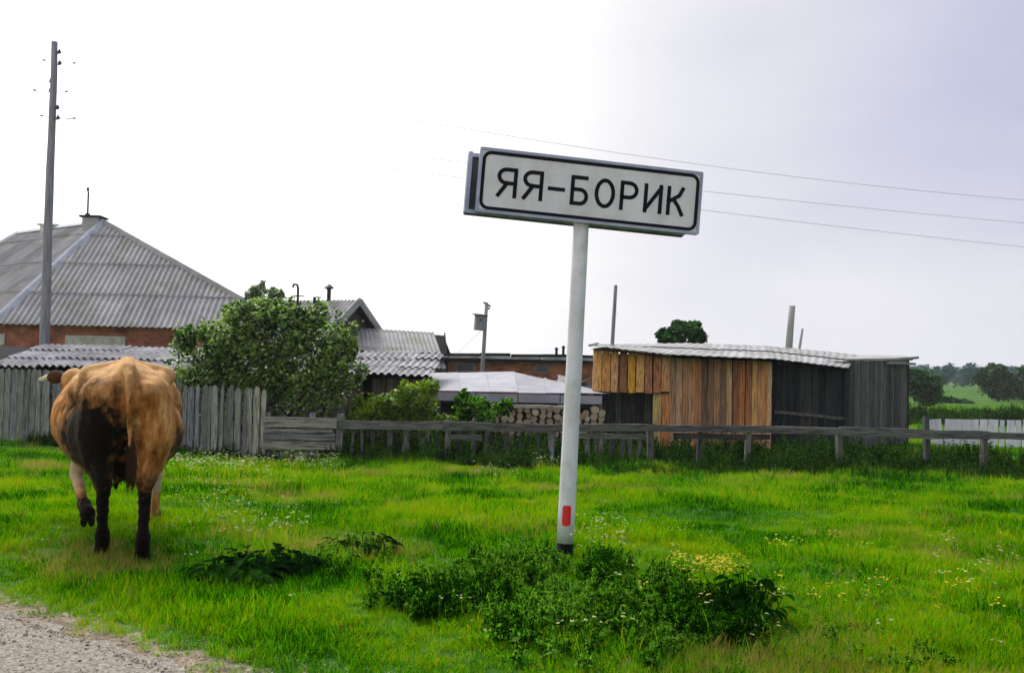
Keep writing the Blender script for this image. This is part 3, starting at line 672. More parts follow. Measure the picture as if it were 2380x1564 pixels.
def rail_fence():
    Yf = 18.2; h = thing('rail_fence', 'long grey timber rail on short posts crossing the field behind the sign', 'fence', tuple(gp(2, Yf)))
    posts = [(785, 962, 'grey', .12), (905, 985, 'greydark', .07), (1040, 975, 'grey', .09), (1100, 972, 'greydark', .07), (1283, 990, 'grey', .10), (1400, 990, 'greydark', .08), (1515, 992, 'greydark', .12), (1625, 1000, 'greydark', .08), (1737, 1000, 'greydark', .10),
             (1955, 996, 'greydark', .10), (2158, 968, 'greydark', .09), (2290, 1005, 'greydark', .10), (2440, 1003, 'greydark', .10)]
    xs = []
    for px, top, c, w in posts:
        p = at(px, 1000, Yf); z1 = at(px, top, Yf).z; g = float(gz(p.x, Yf)); lean = random.uniform(-.03, .06); q = MB()
        q.box((0, 0, (z1-g+.3)/2-.3), (w, w, z1-g+.3), jit=.008); me = q.mesh('post'); link('post', me, M['wood'], h, (p.x, Yf+.06, g), (random.uniform(-.03, .03), lean, random.uniform(-.3, .3)), wc(c))
    pts = [(786, 976, 998), (1040, 979, 1000), (1283, 985, 1004), (1515, 985, 1002), (1737, 988, 1006), (1960, 990, 1014), (2158, 998, 1020), (2290, 1003, 1020), (2440, 1008, 1022)]
    for i in range(len(pts)-1):
        (xa, ta, ba), (xb, tb, bb_) = pts[i], pts[i+1]; A = at(xa, (ta+ba)/2, Yf-.02); B = at(xb, (tb+bb_)/2, Yf-.02); hh = at(xa, ta, Yf).z-at(xa, ba, Yf).z
        e = (B-A).normalized()*.08; dy = Vector((0, -.03*(i % 2), 0)); beam_obj('rail', h, A-e+dy, B+e+dy, .05, hh*.9, wc('rail'), .008)
    for xa, xb, yy, c in ((1565, 1790, 1013, 'greydark'), (1345, 1500, 1012, 'greydark'), (1045, 1120, 1015, 'greydark')):
        beam_obj('lower_rail', h, at(xa, yy, Yf+.02), at(xb, yy+3, Yf+.02), .03, .10, wc(c))
    # old leftover pales standing in the weeds
    for px in [820, 842, 868, 930, 952, 985, 1010, 1058, 1128, 1150, 1175, 1205, 1232, 1255, 1345, 1362, 1380, 1420, 1440, 1462, 1490]:
        p = at(px+random.uniform(-6, 6), 1000, Yf+.12); g = float(gz(p.x, p.y)); o = link('pale', board_mesh(random.choice((.05, .07, .09)), 1, .02, 'skew', 'pale', 3), M['wood'], h, (p.x, p.y, g), (random.uniform(-.06, .06), random.uniform(-.1, .1), 0), wc('greydark')); o.scale = (1, 1, random.uniform(.45, .66))
rail_fence()

# ------------------------------------------------------------------ long brick barn
def barn():
    Y = 35.0; l, r = at(985, 842, Y), at(1460, 844, Y); zt = at(1200, 824, Y).z
    h = thing('brick_barn', 'long low red brick barn with a dark flat roof edge, far behind the rail fence', 'barn', tuple(gp(l.x, Y)))
    zw = at(1200, 842, Y).z; g = float(gz(l.x, Y))-.2
    w = wall_quad('wall', l, r, g, zw, .3, M['brick'], h)
    b = MB(); b.box(((l.x+r.x)/2, Y+2.2, zw+.02+.05), (r.x-l.x+.5, 5.4, .10)); rf = b.build('roof', M['tar'], h)
    n = int((r.x-l.x)/1.0)
    for i in range(n):
        x = l.x-.2+(r.x-l.x+.4)*(i+.5)/n; q = MB(); q.box((x, Y-.52, (zw+.1+zt-.06)/2), ((r.x-l.x+.4)/n-.03, .03, (zt-zw-.17)), Euler((0, random.uniform(-.012, .012), 0))); q.build('fascia_board', M['slate_pale'], h)
        q = MB(); q.box((x, Y-.45+1.2, zt-.03+random.uniform(-.02, .02)), ((r.x-l.x+.4)/n-.02, 2.6, .09), Euler((0, random.uniform(-.02, .02), 0))); q.build('felt_strip', M['tar'], h)
    for x0, x1, y0, y1 in ((1063, 1100, 845, 861), (1247, 1273, 850, 864)):
        a, c = at(x0, y0, Y-.01), at(x1, y1, Y-.01); q = MB(); q.box(((a.x+c.x)/2, Y-.01, (a.z+c.z)/2), (c.x-a.x+.1, .06, a.z-c.z+.08)); f = q.build('window', M['pole'], h)
        q = MB(); q.box(((a.x+c.x)/2, Y-.045, (a.z+c.z)/2), (c.x-a.x, .02, a.z-c.z)); q.build('pane', M['glassy'], f)
    for px, top in ((1293, 811), (1309, 807)):
        p = at(px, 824, Y+1); q = MB(); z1 = at(px, top, Y+1).z; q.tube([(p.x, p.y, p.z-.1), (p.x, p.y, z1)], .05, 7); q.ell((p.x, p.y, z1), (.07, .07, .06), 7, 5); q.build('vent_pipe', M['iron'], h)
barn()

# ------------------------------------------------------------------ sheet-metal lean-to over the firewood
def lean_to():
    yf, yb = 21.0, 24.5; fl, fr = at(1008, 909, yf), at(1400, 916, yf); tl, tr = at(1000, 868, yb), at(1196, 865, yb)
    h = thing('metal_lean_to', 'low lean-to roofed with pale grey sheet metal between the bush and the sign post', 'lean-to', (fl.x, yf, float(gz(fl.x, yf))))
    # seven roof strips from the front edge to the slanting back edge
    n = 6; mr = at(1420, 915, yf+.6)
    for i in range(n):
        a0, a1 = fl.lerp(fr, i/n), fl.lerp(fr, (i+1)/n)
        def back(t):
            return tl.lerp(tr, t/.5) if t <= .5 else tr.lerp(mr, (t-.5)/.5)
        b0, b1 = back(i/n), back((i+1)/n); e = Vector((0, 0, .012)); q = MB()
        vs = [a0, a1-(a1-a0)*.006, b1-(b1-b0)*.006, b0]; dz = random.uniform(0, .02); vs = [v+Vector((0, 0, dz)) for v in vs]
        q.add(vs+[v-e for v in vs], [(0, 1, 2, 3), (7, 6, 5, 4), (0, 4, 5, 1), (1, 5, 6, 2), (2, 6, 7, 3), (3, 7, 4, 0)])
        q.build('roof_sheet', M['sheet'], h)
    zf = at(1200, 913, yf).z; zb = at(1200, 936, yf).z
    for i in range(4):
        a, c = fl.lerp(fr, i/4), fl.lerp(fr, (i+1)/4); q = MB(); q.box(((a.x+c.x)/2, yf-.02, (zf+zb)/2+random.uniform(-.01, .01)), (c.x-a.x-.02, .02, zf-zb-.03), Euler((random.uniform(-.05, .05), 0, 0))); q.build('front_panel', M['sheet'], h)
    for px in (1020, 1110, 1200, 1300, 1395):
        p = at(px, 940, yf+.1); g = float(gz(p.x, p.y)); q = MB(); q.box((p.x, p.y, (p.z+g)/2), (.09, .09, p.z-g+.1)); q.build('post', M['wood'], h, color=wc('greydark'))
    p, q_ = at(1140, 944, yf-.3), at(1330, 946, yf-.3); beam_obj('beam', h, p, q_, .10, .07, (.52, .50, .42))
    wall_quad('back_wall', tl+Vector((0, .1, 0)), at(1420, 915, yb)+Vector((0, .1, 0)), -.9, tl.z-.45, .1, M['tar'], h)
lean_to()
def firewood():
    h = thing('firewood_stack', 'stack of logs with pale sawn ends under the metal lean-to', 'firewood', tuple(gp(at(1230, 960, 20.7).x, 20.7)))
    mes = []
    for _ in range(4):
        b = MB(); r = 1.0; n = 9; vs = []
        for y in (-.5, .5):
            for k in range(n):
                a = 2*math.pi*k/n; rr = random.uniform(.85, 1.1); vs.append((rr*math.cos(a), y*.36, rr*math.sin(a)))
        b.add(vs, [(k, (k+1) % n, n+(k+1) % n, n+k) for k in range(n)]); b.add(vs[:n], [tuple(range(n))], 1); me = b.mesh('log'); me.materials.append(M['bark']); me.materials.append(M['logend']); mes.append(me)
    P0 = at(1140, 952, 20.8); P1 = at(1400, 952, 20.8); x = P0.x
    while x < P1.x:
        z = float(gz(x, 20.8))+.05; zt = at(1200, 948, 20.8).z
        while z < zt:
            r = random.uniform(.055, .085); o = link('log', random.choice(mes), None, h, (x+random.uniform(-.02, .02), 20.8+random.uniform(-.06, .06), z), (0, random.uniform(0, 3), random.uniform(-.1, .1))); o.scale = (r, 1, r); z += r*1.85
        x += .155
firewood()
def scrap():
    h = thing('scrap_heap', 'heap of broken grey slates and planks piled behind the sign post beside the wooden shed', 'scrap heap', tuple(gp(at(1300, 900, 25).x, 25)))
    for i in range(26):
        px = random.uniform(1225, 1400); y = random.uniform(24.7, 25.6); p = at(px, 0, y); top = at(px, 873+(px-1225)*.06+random.uniform(0, 30), y).z; q = MB()
        q.box((p.x, y, top-.05), (random.uniform(.3, .8), random.uniform(.2, .5), .025), Euler((random.uniform(-.5, .6), random.uniform(-.5, .5), random.uniform(0, 3)))); q.build('slate', M['slate_pale'], h)
    b = MB(); c = at(1320, 950, 25.2)
    b.ell((c.x, 25.4, -.4), (1.4, .5, 1.35), 14, 8); b.build('rubble', M['pole'], h)
scrap()

# ------------------------------------------------------------------ wooden shed
def wooden_shed():
    Y = 22.0; h = thing('wooden_shed', 'crooked shed of orange, brown and black boards right of the sign post', 'shed', tuple(gp(at(1650, 980, Y).x, Y)))
    def wallb(px0, px1, y0, y1, top, bot, cols, w=.15, dx=0, ov=.01):
        """boards side by side; top/bot are functions px -> picture row"""
        a, c = at(px0, 900, y0), at(px1, 900, y1); n = max(1, int((c-a).length/w)); d = Vector((c.x-a.x, c.y-a.y, 0)).normalized(); rz = math.atan2(d.y, d.x)
        mes = [board_mesh((Vector((c.x-a.x, c.y-a.y, 0)).length/n)*f, 1, .022, 'flat', 'board', 3) for f in (.86, .93, .97)]
        for i in range(n):
            t = (i+.5)/n; px = px0+(px1-px0)*t; y = y0+(y1-y0)*t; zt = at(px, top(t), y).z; zb = max(at(px, bot(t), y).z, float(gz(a.x, y))-.05) if bot(t) < 2000 else float(gz(a.x, y))-.05
            p = at(px, 900, y); zb += random.uniform(-.015, .015); o = link('board', random.choice(mes), M['wood'], h, (p.x, y+random.choice((0, .013, -.013)), zb), (0, random.uniform(-.008, .008), rz), cols(t)); o.scale = (1, 1, zt-zb)
    orange = lambda t: (.80, .42, .05) if .46 < t < .60 else wc('orange')
    wallb(1379, 1556, Y-.45, Y-.45, lambda t: 809+14*t, lambda t: 909+6*t, orange, .17)
    wallb(1395, 1530, Y+.5, Y+.5, lambda t: 900, lambda t: 3000, lambda t: wc('greydark'), .16)
    wallb(1517, 1558, Y-.40, Y-.40, lambda t: 912, lambda t: 3000, lambda t: (.58, .42, .16) if t < .4 else wc('orange'), .13)
    wallb(1556, 1790, Y-.1, Y+.5, lambda t: 826+12*t, lambda t: 3000, lambda t: wc('tan') if t < .62 else tuple(q*1.05 for q in wc('orange')), .15)
    wallb(1790, 1972, Y+.8, Y+1.6, lambda t: 836+16*t, lambda t: 3000, lambda t: wc('dark'), .16)
    wallb(1972, 2112, Y+1.9, Y+4.6, lambda t: 838-2*t, lambda t: 3000, lambda t: wc('greydark'), .17)
    # floor of the overhanging box, corner posts, battens
    a, c = at(1379, 911, Y-.45), at(1556, 915, Y-.45); q = MB(); q.box(((a.x+c.x)/2, Y+.0, a.z+.02), (c.x-a.x, .9, .05)); q.build('box_floor', M['tar'], h)
    wall_quad('gap_backing', at(1379, 900, Y+.9), at(1556, 900, Y+.9), -.9, 1.68, .05, M['dark'], h)  # dark sheet added behind the box so sky does not show through gaps
    for px, y, t0 in ((1383, Y-.4, 812), (1552, Y-.42, 824), (1788, Y+.45, 840), (1968, Y+1.5, 858), (2108, Y+4.5, 838)):
        p = at(px, 900, y); zt = at(px, t0, y).z; g = float(gz(p.x, y)) if px != 1383 else at(px, 905, y).z
        beam_obj('post', h, (p.x, y+.06, g), (p.x+.01, y+.06, zt), .10, .10, wc('tan' if px < 1800 else 'dark'), m='wood')
    beam_obj('batten', h, at(1800, 957, Y+.75), at(1960, 972, Y+1.45), .03, .07, wc('greydark'))
    for x0, x1, ya, yb in ((1558, 1790, Y+.12, Y+.72), (1790, 1970, Y+1.0, Y+1.8), (1974, 2110, Y+2.1, Y+4.8)): wall_quad('gap_backing', at(x0, 900, ya), at(x1, 900, yb), -.9, 1.62 if x0 < 1900 else 1.5, .03, M['dark'], h)  # more dark sheets added to block the sky between the boards
    # roof in three lengths, following the sagging eave
    eav = [(1372, 806, Y-.75), (1560, 826, Y-.75), (1795, 835, Y-.05), (1972, 857, Y+1.0)]; top = [(1392, 803, Y+2.6), (1600, 800, Y+3.2), (1780, 806, Y+3.6), (1990, 826, Y+4.2)]
    rb = MB(); E = [at(*e) for e in eav]; T = [at(*e) for e in top]; dn = Vector((0, 0, .05))
    for i in range(3): rb.add([E[i]-dn, E[i+1]-dn, T[i+1]-dn, T[i]-dn], [(0, 1, 2, 3)])
    roof = rb.build('roof', M['tar'], h)
    for i in range(3):
        ns = 3 if i != 1 else 4
        for s in range(ns):
            for row in range(2):
                b = MB(); k = 66//ns; j = random.uniform(-.04, .04)
                for cidx in range(k+1):
                    t = (s+cidx/k*1.01)/ns; t = min(t, 1); e = E[i].lerp(E[i+1], t); tt = T[i].lerp(T[i+1], t); lo, hi = (-.03+j*.3, .55) if row == 0 else (.5+j*.3, 1.0)
                    off = .008*math.sin(2*math.pi*cidx/6.0); lf = .0 if row == 0 else .015
                    for f, ex in ((lo, .03+lf), (hi, .015+lf)): P = e.lerp(tt, f)+Vector((0, 0, off+ex)); b.v += [tuple(P), tuple(P-Vector((0, 0, .01)))]
                for cidx in range(k): q = 4*cidx; b.f += [(q, q+4, q+6, q+2), (q+1, q+3, q+7, q+5), (q, q+1, q+5, q+4), (q+2, q+6, q+7, q+3)]; b.mi += [0]*4
                b.build('roof_sheet', M['slate'], roof)
    # barge strip at the left end and far roof with sticking-out poles
    q = MB(); q.beam(E[0]+Vector((-.02, 0, .03)), T[0]+Vector((-.02, 0, .05)), .04, .05); q.build('barge_board', M['slate_pale'], h)
    q = MB(); a, b_, c, d = at(1965, 834, Y+1.9), at(2118, 832, Y+4.4), at(2108, 827, Y+6.5), at(1980, 824, Y+5); q.add([a, b_, c, d]+[v-Vector((0, 0, .06)) for v in (a, b_, c, d)], [(0, 1, 2, 3), (7, 6, 5, 4), (0, 4, 5, 1), (1, 5, 6, 2), (2, 6, 7, 3)]); q.build('far_roof', M['slate'], h)
    for x0, yy0, x1, yy1 in ((2040, 838, 2134, 831), (2060, 843, 2127, 846), (2030, 836, 2120, 835)):
        q = MB(); q.tube([at(x0, yy0, Y+3.5), at(x1, yy1, Y+4.5)], [.05, .035], 6); q.build('roof_pole', M['pole'], h, True)
wooden_shed()
def wheel():
    c = at(1404, 955, 20.6); g = float(gz(c.x, 20.6)); b = MB(); n = 24; r = .27
    pts = [(c.x+r*math.cos(2*math.pi*k/n), 20.6+.03*math.sin(k), g+r+.02+r*math.sin(2*math.pi*k/n)) for k in range(n+1)]
    h = thing('cart_wheel', 'old dark wheel with a pale rim leaning against the firewood right of the sign post', 'wheel', (c.x, 20.6, g))
    b.tube(pts, .05, 8); b.build('tyre', M['tar'], h, True)
    q = MB(); q.tube([(c.x+.19*math.cos(2*math.pi*k/n), 20.57, g+r+.02+.19*math.sin(2*math.pi*k/n)) for k in range(n+1)], .022, 6); q.build('rim', M['logend'], h, True)
    q = MB(); q.ell((c.x, 20.57, g+r+.02), (.06, .06, .06), 8, 6); q.build('hub', M['pole'], h, True)
wheel()

# ------------------------------------------------------------------ poles and wires
def lean_top(p, px, py): 
    q = at(px, py, p.y); return Vector((q.x, p.y, q.z))
def main_pole():
    y = 25.2; b0 = at(103, 800, y); g = float(gz(b0.x, y)); t = lean_top(b0, 127.5, 98); d = (t-b0)/(t.z-b0.z); b = b0+d*(g-.1-b0.z)
    h = thing('utility_pole', 'tall leaning wooden utility pole with insulators in front of the hipped roof', 'utility pole', (b.x, y, g)); q = MB(); n = 12
    q.tube([b.lerp(t, k/n)+Vector((random.uniform(-.01, .01), 0, 0)) for k in range(n+1)], [.135-.058*k/n for k in range(n+1)], 12, wob=.03); q.build('pole', M['pole'], h, True)
    tips = []
    for px, py, side in ((138, 120, 1), (139, 146, 1), (134, 249, 1), (135, 273, 1), (117, 188, -1), (116, 210, -1)):
        e = at(px, py, y-.02); ax = b.lerp(t, (e.z-b.z)/(t.z-b.z)); q = MB(); s = .045 if side > 0 else .03
        q.tube([ax-Vector((0, 0, .05)), Vector((e.x, e.y, e.z-.06)), Vector((e.x, e.y, e.z))], .012, 5); hk = q.build('bracket', M['iron'], h, True)
        q = MB(); q.tube([(e.x, e.y, e.z-.05), (e.x, e.y, e.z-.02), (e.x, e.y, e.z+.02), (e.x, e.y, e.z+.05)], [s, s*1.1, s*.7, s*.5], 8); q.build('insulator', M['glassy'], h, True); tips.append(e)
    for (xa, ya), (xb, yb) in (((102, 140), (173, 147)), ((80, 210), (155, 213)), ((96, 269), (173, 275))):
        a, c = at(xa, ya, y+.12), at(xb, yb, y+.12); q = MB(); q.tube([a-Vector((0, 0, .02)), c-Vector((0, 0, .02))], .007, 5); q.build('cross_rod', M['wire'], h)
        for e in (a, c): q = MB(); q.ell(e, (.05, .03, .02), 8, 5); q.build('insulator', M['pole'], h, True)
    far = thing('utility_pole', 'plain wooden pole beyond the right edge that carries the wires', 'utility pole', (23.5, 33.5, float(gz(23.5, 33.5)))); q = MB(); q.tube([(23.5, 33.5, -1), (23.5, 33.5, 8.2)], [.14, .09], 10); q.build('pole', M['pole'], far, True)
    # wires fitted so that they cross the sky where the photograph shows them
    ends = [(at(2600, 452, 32.0), tips[0], (745, 241), (2380, 445)), (at(2600, 532, 32.0), tips[2], (1640, 445), (2380, 515)), (at(2600, 590, 32.0), tips[3], (1640, 490), (2380, 572))]
    for e, s, m1, m2 in ends:
        b = Vector((23.5, 33.5, 0)); e = at(2380+ (23.5/33.5*FPX+1190-2380), m2[1]+(m2[1]-m1[1])/(m2[0]-m1[0])*(23.5/33.5*FPX+1190-2380)*.9, 33.5); e.x = 23.4
        # depth interpolates linearly along the wire; sag solves for the middle marker
        t = (m1[0]-135)/(2700-135); best = None
        for sg in np.linspace(0, 2.5, 101):
            pr = []
            for k in np.linspace(.02, .98, 80):
                p = s.lerp(e, k)-Vector((0, 0, sg*4*k*(1-k))); v = CROT.transposed() @ (p-CAM); pr.append((1190+v.x/-v.z*FPX, 782-v.y/-v.z*FPX))
            X = [a for a, _ in pr]; Yy = [a for _, a in pr]; er = abs(np.interp(m1[0], X, Yy)-m1[1])+.5*abs(np.interp(m2[0], X, Yy)-m2[1])
            if best is None or er < best[0]: best = (er, sg)
        sg = best[1]; q = MB(); q.tube([s.lerp(e, k)-Vector((0, 0, sg*4*k*(1-k))) for k in np.linspace(0, 1, 40)], .0052, 4)
        o = q.build('power_wire', M['wire'], None); i = ends.index((next(z for z in ends if z[1] is s)))
        tag(o, ['topmost thin wire crossing the sky above the town sign', 'middle thin wire reaching the sky right of the town sign', 'lowest thin wire right of the town sign'][i], 'wire', 'power wires')
main_pole()
def pole(name, label, px0, py0, px1, py1, y, r0, r1, m='pole', cat='pole', group=None):
    b = at(px0, py0, y); t = lean_top(b, px1, py1); g = float(gz(b.x, y)); d = (t-b)/(t.z-b.z); f = b+d*(g-.1-b.z); q = MB()
    h = thing(name, label, cat, (f.x, y, g), 'poles behind the wooden shed' if name == 'bare_pole' else None); q.tube([f.lerp(t, k/6) for k in range(7)], [r0+(r1-r0)*k/6 for k in range(7)], 10, wob=.04); q.build('shaft', M[m], h, True); return h, t
pole('bare_pole', 'thin bare grey pole rising behind the left end of the wooden shed', 1423, 800, 1431, 663, 28, .065, .05)
pole('bare_pole', 'thick pale post standing behind the wooden shed roof near its right end', 1833, 812, 1841, 711, 29, .13, .095, 'pole_pale')
pole('bare_pole', 'short thin pale post just right of the thick post behind the shed roof', 1857, 815, 1865, 764, 31, .05, .04, 'pole_pale')
h, t = pole('birdhouse_pole', 'weathered pole with a bracket at its top that carries the birdhouse', 1121, 865, 1131, 703, 29, .075, .05)
q = MB(); q.beam(t+Vector((-.09, 0, .0)), t+Vector((.12, 0, -.12)), .07, .05); q.tube([t+Vector((.05, 0, -.2)), t+Vector((.09, 0, -.16))], .03, 6); q.build('bracket', M['iron'], h)
gy = MB(); gy.tube([at(1122, 765, 28.95), at(1062, 822, 28.5)], .006, 4); gy.build('guy_wire', M['pole_pale'], h)
def birdhouse():
    a, c = at(1104, 733, 28.9), at(1127, 768, 28.9); mid = (a+c)/2; w = c.x-a.x; hh = a.z-c.z; h = thing('birdhouse', 'grey wooden birdhouse fixed to the left side of the thin pole above the brick barn', 'birdhouse', (mid.x, 28.9, c.z))
    Mx = Euler((0, .06, .25)); q = MB(); q.box(mid, (w, .22, hh), Mx); q.build('box', M['pole'], h)
    q = MB(); q.box(mid+Vector((0, 0, hh/2+.02)), (w+.1, .32, .03), Euler((.12, .06, .25))); q.build('lid', M['iron'], h)
    q = MB(); q.tube([mid+Vector((.02, -.13, .08)), mid+Vector((.02, -.118, .08))], .03, 10); q.build('entrance_hole', M['dark'], h)  # dark disc painted where the shaded opening would be
birdhouse()

def white_fence():
    Y = 26.0; h = thing('white_board_fence', 'low whitewashed board fence in the field beyond the rail at the right edge', 'fence', tuple(gp(at(2170, 1000, Y).x, Y))); px = 2166
    while px < 2520:
        w = random.choice((34, 40, 28)) if px < 2262 else random.choice((10, 13, 17, 22)); a, c = at(px, 973+random.uniform(-1, 1.5)+(2 if px > 2262 else 0), Y), at(px+w, 975, Y); g = float(gz(a.x, Y))
        me = board_mesh(c.x-a.x, a.z-g+.05, .02, 'flat', 'board', 3); link('board', me, M['whitewash'], h, ((a.x+c.x)/2, Y+random.uniform(-.01, .01), g-.05), (0, .02 if px > 2170 else -.10, 0))
        px += w+(random.uniform(.3, 1) if px < 2262 else random.uniform(1, 6))
    for zz in (.35, .70):
        beam_obj('rail', h, Vector((at(2170, 1000, Y).x, Y+.04, float(gz(11, Y))+zz)), Vector((at(2500, 1000, Y).x, Y+.04, float(gz(14, Y))+zz)), .04, .07, wc('greydark'))
white_fence()
# ------------------------------------------------------------------ town sign
def town_sign():
    dl, dr = 6.17, 6.39
    TL, TR, BR, BL = at(1115, 341, dl), at(1637, 401, dr), at(1621, 546, dr), at(1106, 492, dl)
    u = ((TR+BR)/2-(TL+BL)/2); Wd = u.length; u.normalize(); v = ((TL+TR)/2-(BL+BR)/2); v = (v-u*v.dot(u)); Hh = v.length; v.normalize(); n = u.cross(v)   # n towards the road
    if n.y > 0: n = -n
    C = (TL+TR+BR+BL)/4
    pt, pb_ = at(1352, 500, 6.36), at(1312, 1290, 6.33); foot = pb_+(pb_-pt)*((pb_.z+.15)/(pt.z-pb_.z))
    h = thing('town_sign', 'white town name sign lettered in black on a leaning white post with a red reflector', 'road sign', (pb_.x, pb_.y, float(gz(pb_.x, pb_.y))))
    F = lambda a, b, c=0.0: C+u*a+v*b+n*c
    def rrect(w, hgt, r, k=6):
        pts = []
        for cx, cy, a0 in ((w/2-r, hgt/2-r, 0), (-w/2+r, hgt/2-r, 90), (-w/2+r, -hgt/2+r, 180), (w/2-r, -hgt/2+r, 270)):
            for i in range(k+1): a = R(a0+90*i/k); pts.append((cx+r*math.cos(a), cy+r*math.sin(a)))
        return pts
    def slab(pts, z0, z1, mb=None):
        mb = mb or MB(); k = len(pts); mb.add([F(a, b, z0) for a, b in pts]+[F(a, b, z1) for a, b in pts], [tuple(range(k, 2*k))]+[tuple(range(k-1, -1, -1))]+[(i, (i+1) % k, k+(i+1) % k, k+i) for i in range(k)]); return mb
    def ring(o, i_, z0, z1):
        mb = MB(); k = len(o); mb.add([F(a, b, z) for z in (z0, z1) for pl in (o, i_) for a, b in pl],
            [(2*k+i, 2*k+(i+1) % k, 3*k+(i+1) % k, 3*k+i) for i in range(k)]+[(i, (i+1) % k, 2*k+(i+1) % k, 2*k+i) for i in range(k)]+[(k+i, 3*k+i, 3*k+(i+1) % k, k+(i+1) % k) for i in range(k)]+[(i, k+i, k+(i+1) % k, (i+1) % k) for i in range(k)]); return mb
    plate = slab(rrect(Wd-.012, Hh-.012, .01), -.012, 0).build('plate', M['signwhite'], h)
    ring(rrect(Wd, Hh, .012), rrect(Wd-.036, Hh-.036, .008), -.03, .008).build('plate_rim', M['signsteel'], h)
    ring(rrect(Wd-.040, Hh-.040, .055), rrect(Wd-.082, Hh-.082, .036), .0006, .0022).build('border_line', M['signink'], plate)
    # second plate, back to back, shifted to the left
    off = -.045; k0 = -.125
    def F2(a, b, c): return F(a-.062, b-.012, c+k0)
    mb = MB(); P = rrect(Wd, Hh-.01, .012); k = len(P); mb.add([F2(a, b, 0) for a, b in P]+[F2(a, b, -.02) for a, b in P], [tuple(range(k)), tuple(range(2*k-1, k-1, -1))]+[(i, (i+1) % k, k+(i+1) % k, k+i) for i in range(k)]); mb.build('back_plate', M['signback'], h)
    for bb_ in (Hh/2-.03, -Hh/2+.02):
        q = MB(); q.box(F(-.062, bb_-.006, k0+.016), (Wd-.01, .03, .024), Matrix((u, -n, v)).transposed()); q.build('back_rail', M['signsteel'], h)
    for a_ in (-Wd/2-.048, Wd/2-.075):
        q = MB(); q.box(F(a_, -.006, k0+.018), (.026, .03, Hh-.02), Matrix((u, -n, v)).transposed()); q.build('back_rail', M['signsteel'], h)
    for a_ in (-.62, -.05, .55):
        q = MB(); q.box(F(a_, 0, -.05), (.04, .078, Hh*.8), Matrix((u, -n, v)).transposed()); q.build('spacer', M['signsteel'], h)
    # lettering
    LH, s = .192, .0125
    def stroke(pts, closed=False, z=0, sw=s, mb=None):
        P = [Vector((a, b)) for a, b in pts]; k = len(P); A = []; B = []
        if not closed: P[0] = P[0]+(P[0]-P[1]).normalized()*sw*.9; P[-1] = P[-1]+(P[-1]-P[-2]).normalized()*sw*.9
        for i, p in enumerate(P):
            if closed: d0 = (p-P[i-1]).normalized(); d1 = (P[(i+1) % k]-p).normalized()
            else: d0 = (p-P[i-1]).normalized() if i else (P[1]-P[0]).normalized(); d1 = (P[i+1]-p).normalized() if i < k-1 else d0
            t = (d0+d1).normalized(); nn_ = Vector((-t.y, t.x)); c = max(.5, abs(nn_.dot(Vector((-d0.y, d0.x))))); A.append(p+nn_*sw/c); B.append(p-nn_*sw/c)
        z0, z1 = .0006, .0020+z*.0004; kk = range(k if closed else k-1)
        vs = [F(q.x, q.y, z1) for q in A]+[F(q.x, q.y, z1) for q in B]+[F(q.x, q.y, z0) for q in A]+[F(q.x, q.y, z0) for q in B]
        fs = []
        for i in kk:
            j = (i+1) % k; fs += [(i, k+i, k+j, j), (i, j, 2*k+j, 2*k+i), (k+i, 3*k+i, 3*k+j, k+j)]
        if not closed: fs += [(0, 2*k, 3*k, k), (k-1, 2*k-1, 4*k-1, 3*k-1)]
        mb.add(vs, fs)
    def arc(cx, cy, rx, ry, a0, a1, k=10): return [(cx+rx*math.cos(R(a0+(a1-a0)*i/k)), cy+ry*math.sin(R(a0+(a1-a0)*i/k))) for i in range(k+1)]
    def glyph(ch, w):
        H = LH-2*s; w = w-2*s                                     # centre-line box: 0..w, 0..H
        if ch == 'Я': return [([(w, 0), (w, H)], 0), ([(w, H), (w*.45, H)]+arc(w*.45, H*.74, w*.45, H*.26, 90, 270)[1:]+[(w, H*.48)], 0), ([(w*.50, H*.48), (0, 0)], 0)]
        if ch == 'Б': return [([(w*.95, H), (0, H), (0, 0), (w*.55, 0)]+arc(w*.55, H*.27, w*.45, H*.27, -90, 90)[1:]+[(0, H*.54)], 0)]
        if ch == 'О': return [(arc(w/2, H/2, w/2, H/2, 0, 360, 28)[:-1], 1)]
        if ch == 'Р': return [([(0, 0), (0, H), (w*.5, H)]+arc(w*.5, H*.72, w*.5, H*.28, 90, -90)[1:]+[(0, H*.44)], 0)]
        if ch == 'И': return [([(0, H), (0, 0)], 0), ([(0, H*.06), (w, H*.94)], 0), ([(w, H), (w, 0)], 0)]
        if ch == 'К': return [([(0, 0), (0, H)], 0), ([(w, H), (w*.75, H*.72), (0, H*.46)], 0), ([(w*.34, H*.57), (w*.72, H*.30), (w, 0)], 0)]
        if ch == '–': return [([(0, H*.46), (w, H*.46)], 0)]
    lay = [('Я', .083, .172), ('Я', .196, .286), ('–', .306, .384), ('Б', .407, .488), ('О', .515, .607), ('Р', .629, .712), ('И', .737, .822), ('К', .842, .922)]
    for ch, f0, f1 in lay:
        x0, x1 = -Wd/2+Wd*f0, -Wd/2+Wd*f1; mb = MB()
        for i, (pts, cl) in enumerate(glyph(ch, x1-x0)): stroke([(x0+s+a, -LH/2+s+b-.003) for a, b in pts], bool(cl), i, mb=mb)
        mb.build('letter', M['signink'], plate)
    # post
    d = (pt-foot).normalized(); zb = pb_+d*.0; blk = at(1312, 1261, 6.33)
    tb = foot+d*((blk.z-foot.z)/d.z); top = pt+d*.10
    q = MB(); q.tube([tb+(top-tb)*k/10 for k in range(11)], [.0545-.005*k/10 for k in range(11)], 24); q.build('post', M['postpaint'], h, True)
    q = MB(); q.tube([foot, tb], .0552, 24); q.build('post_base', M['blackpaint'], h, True)
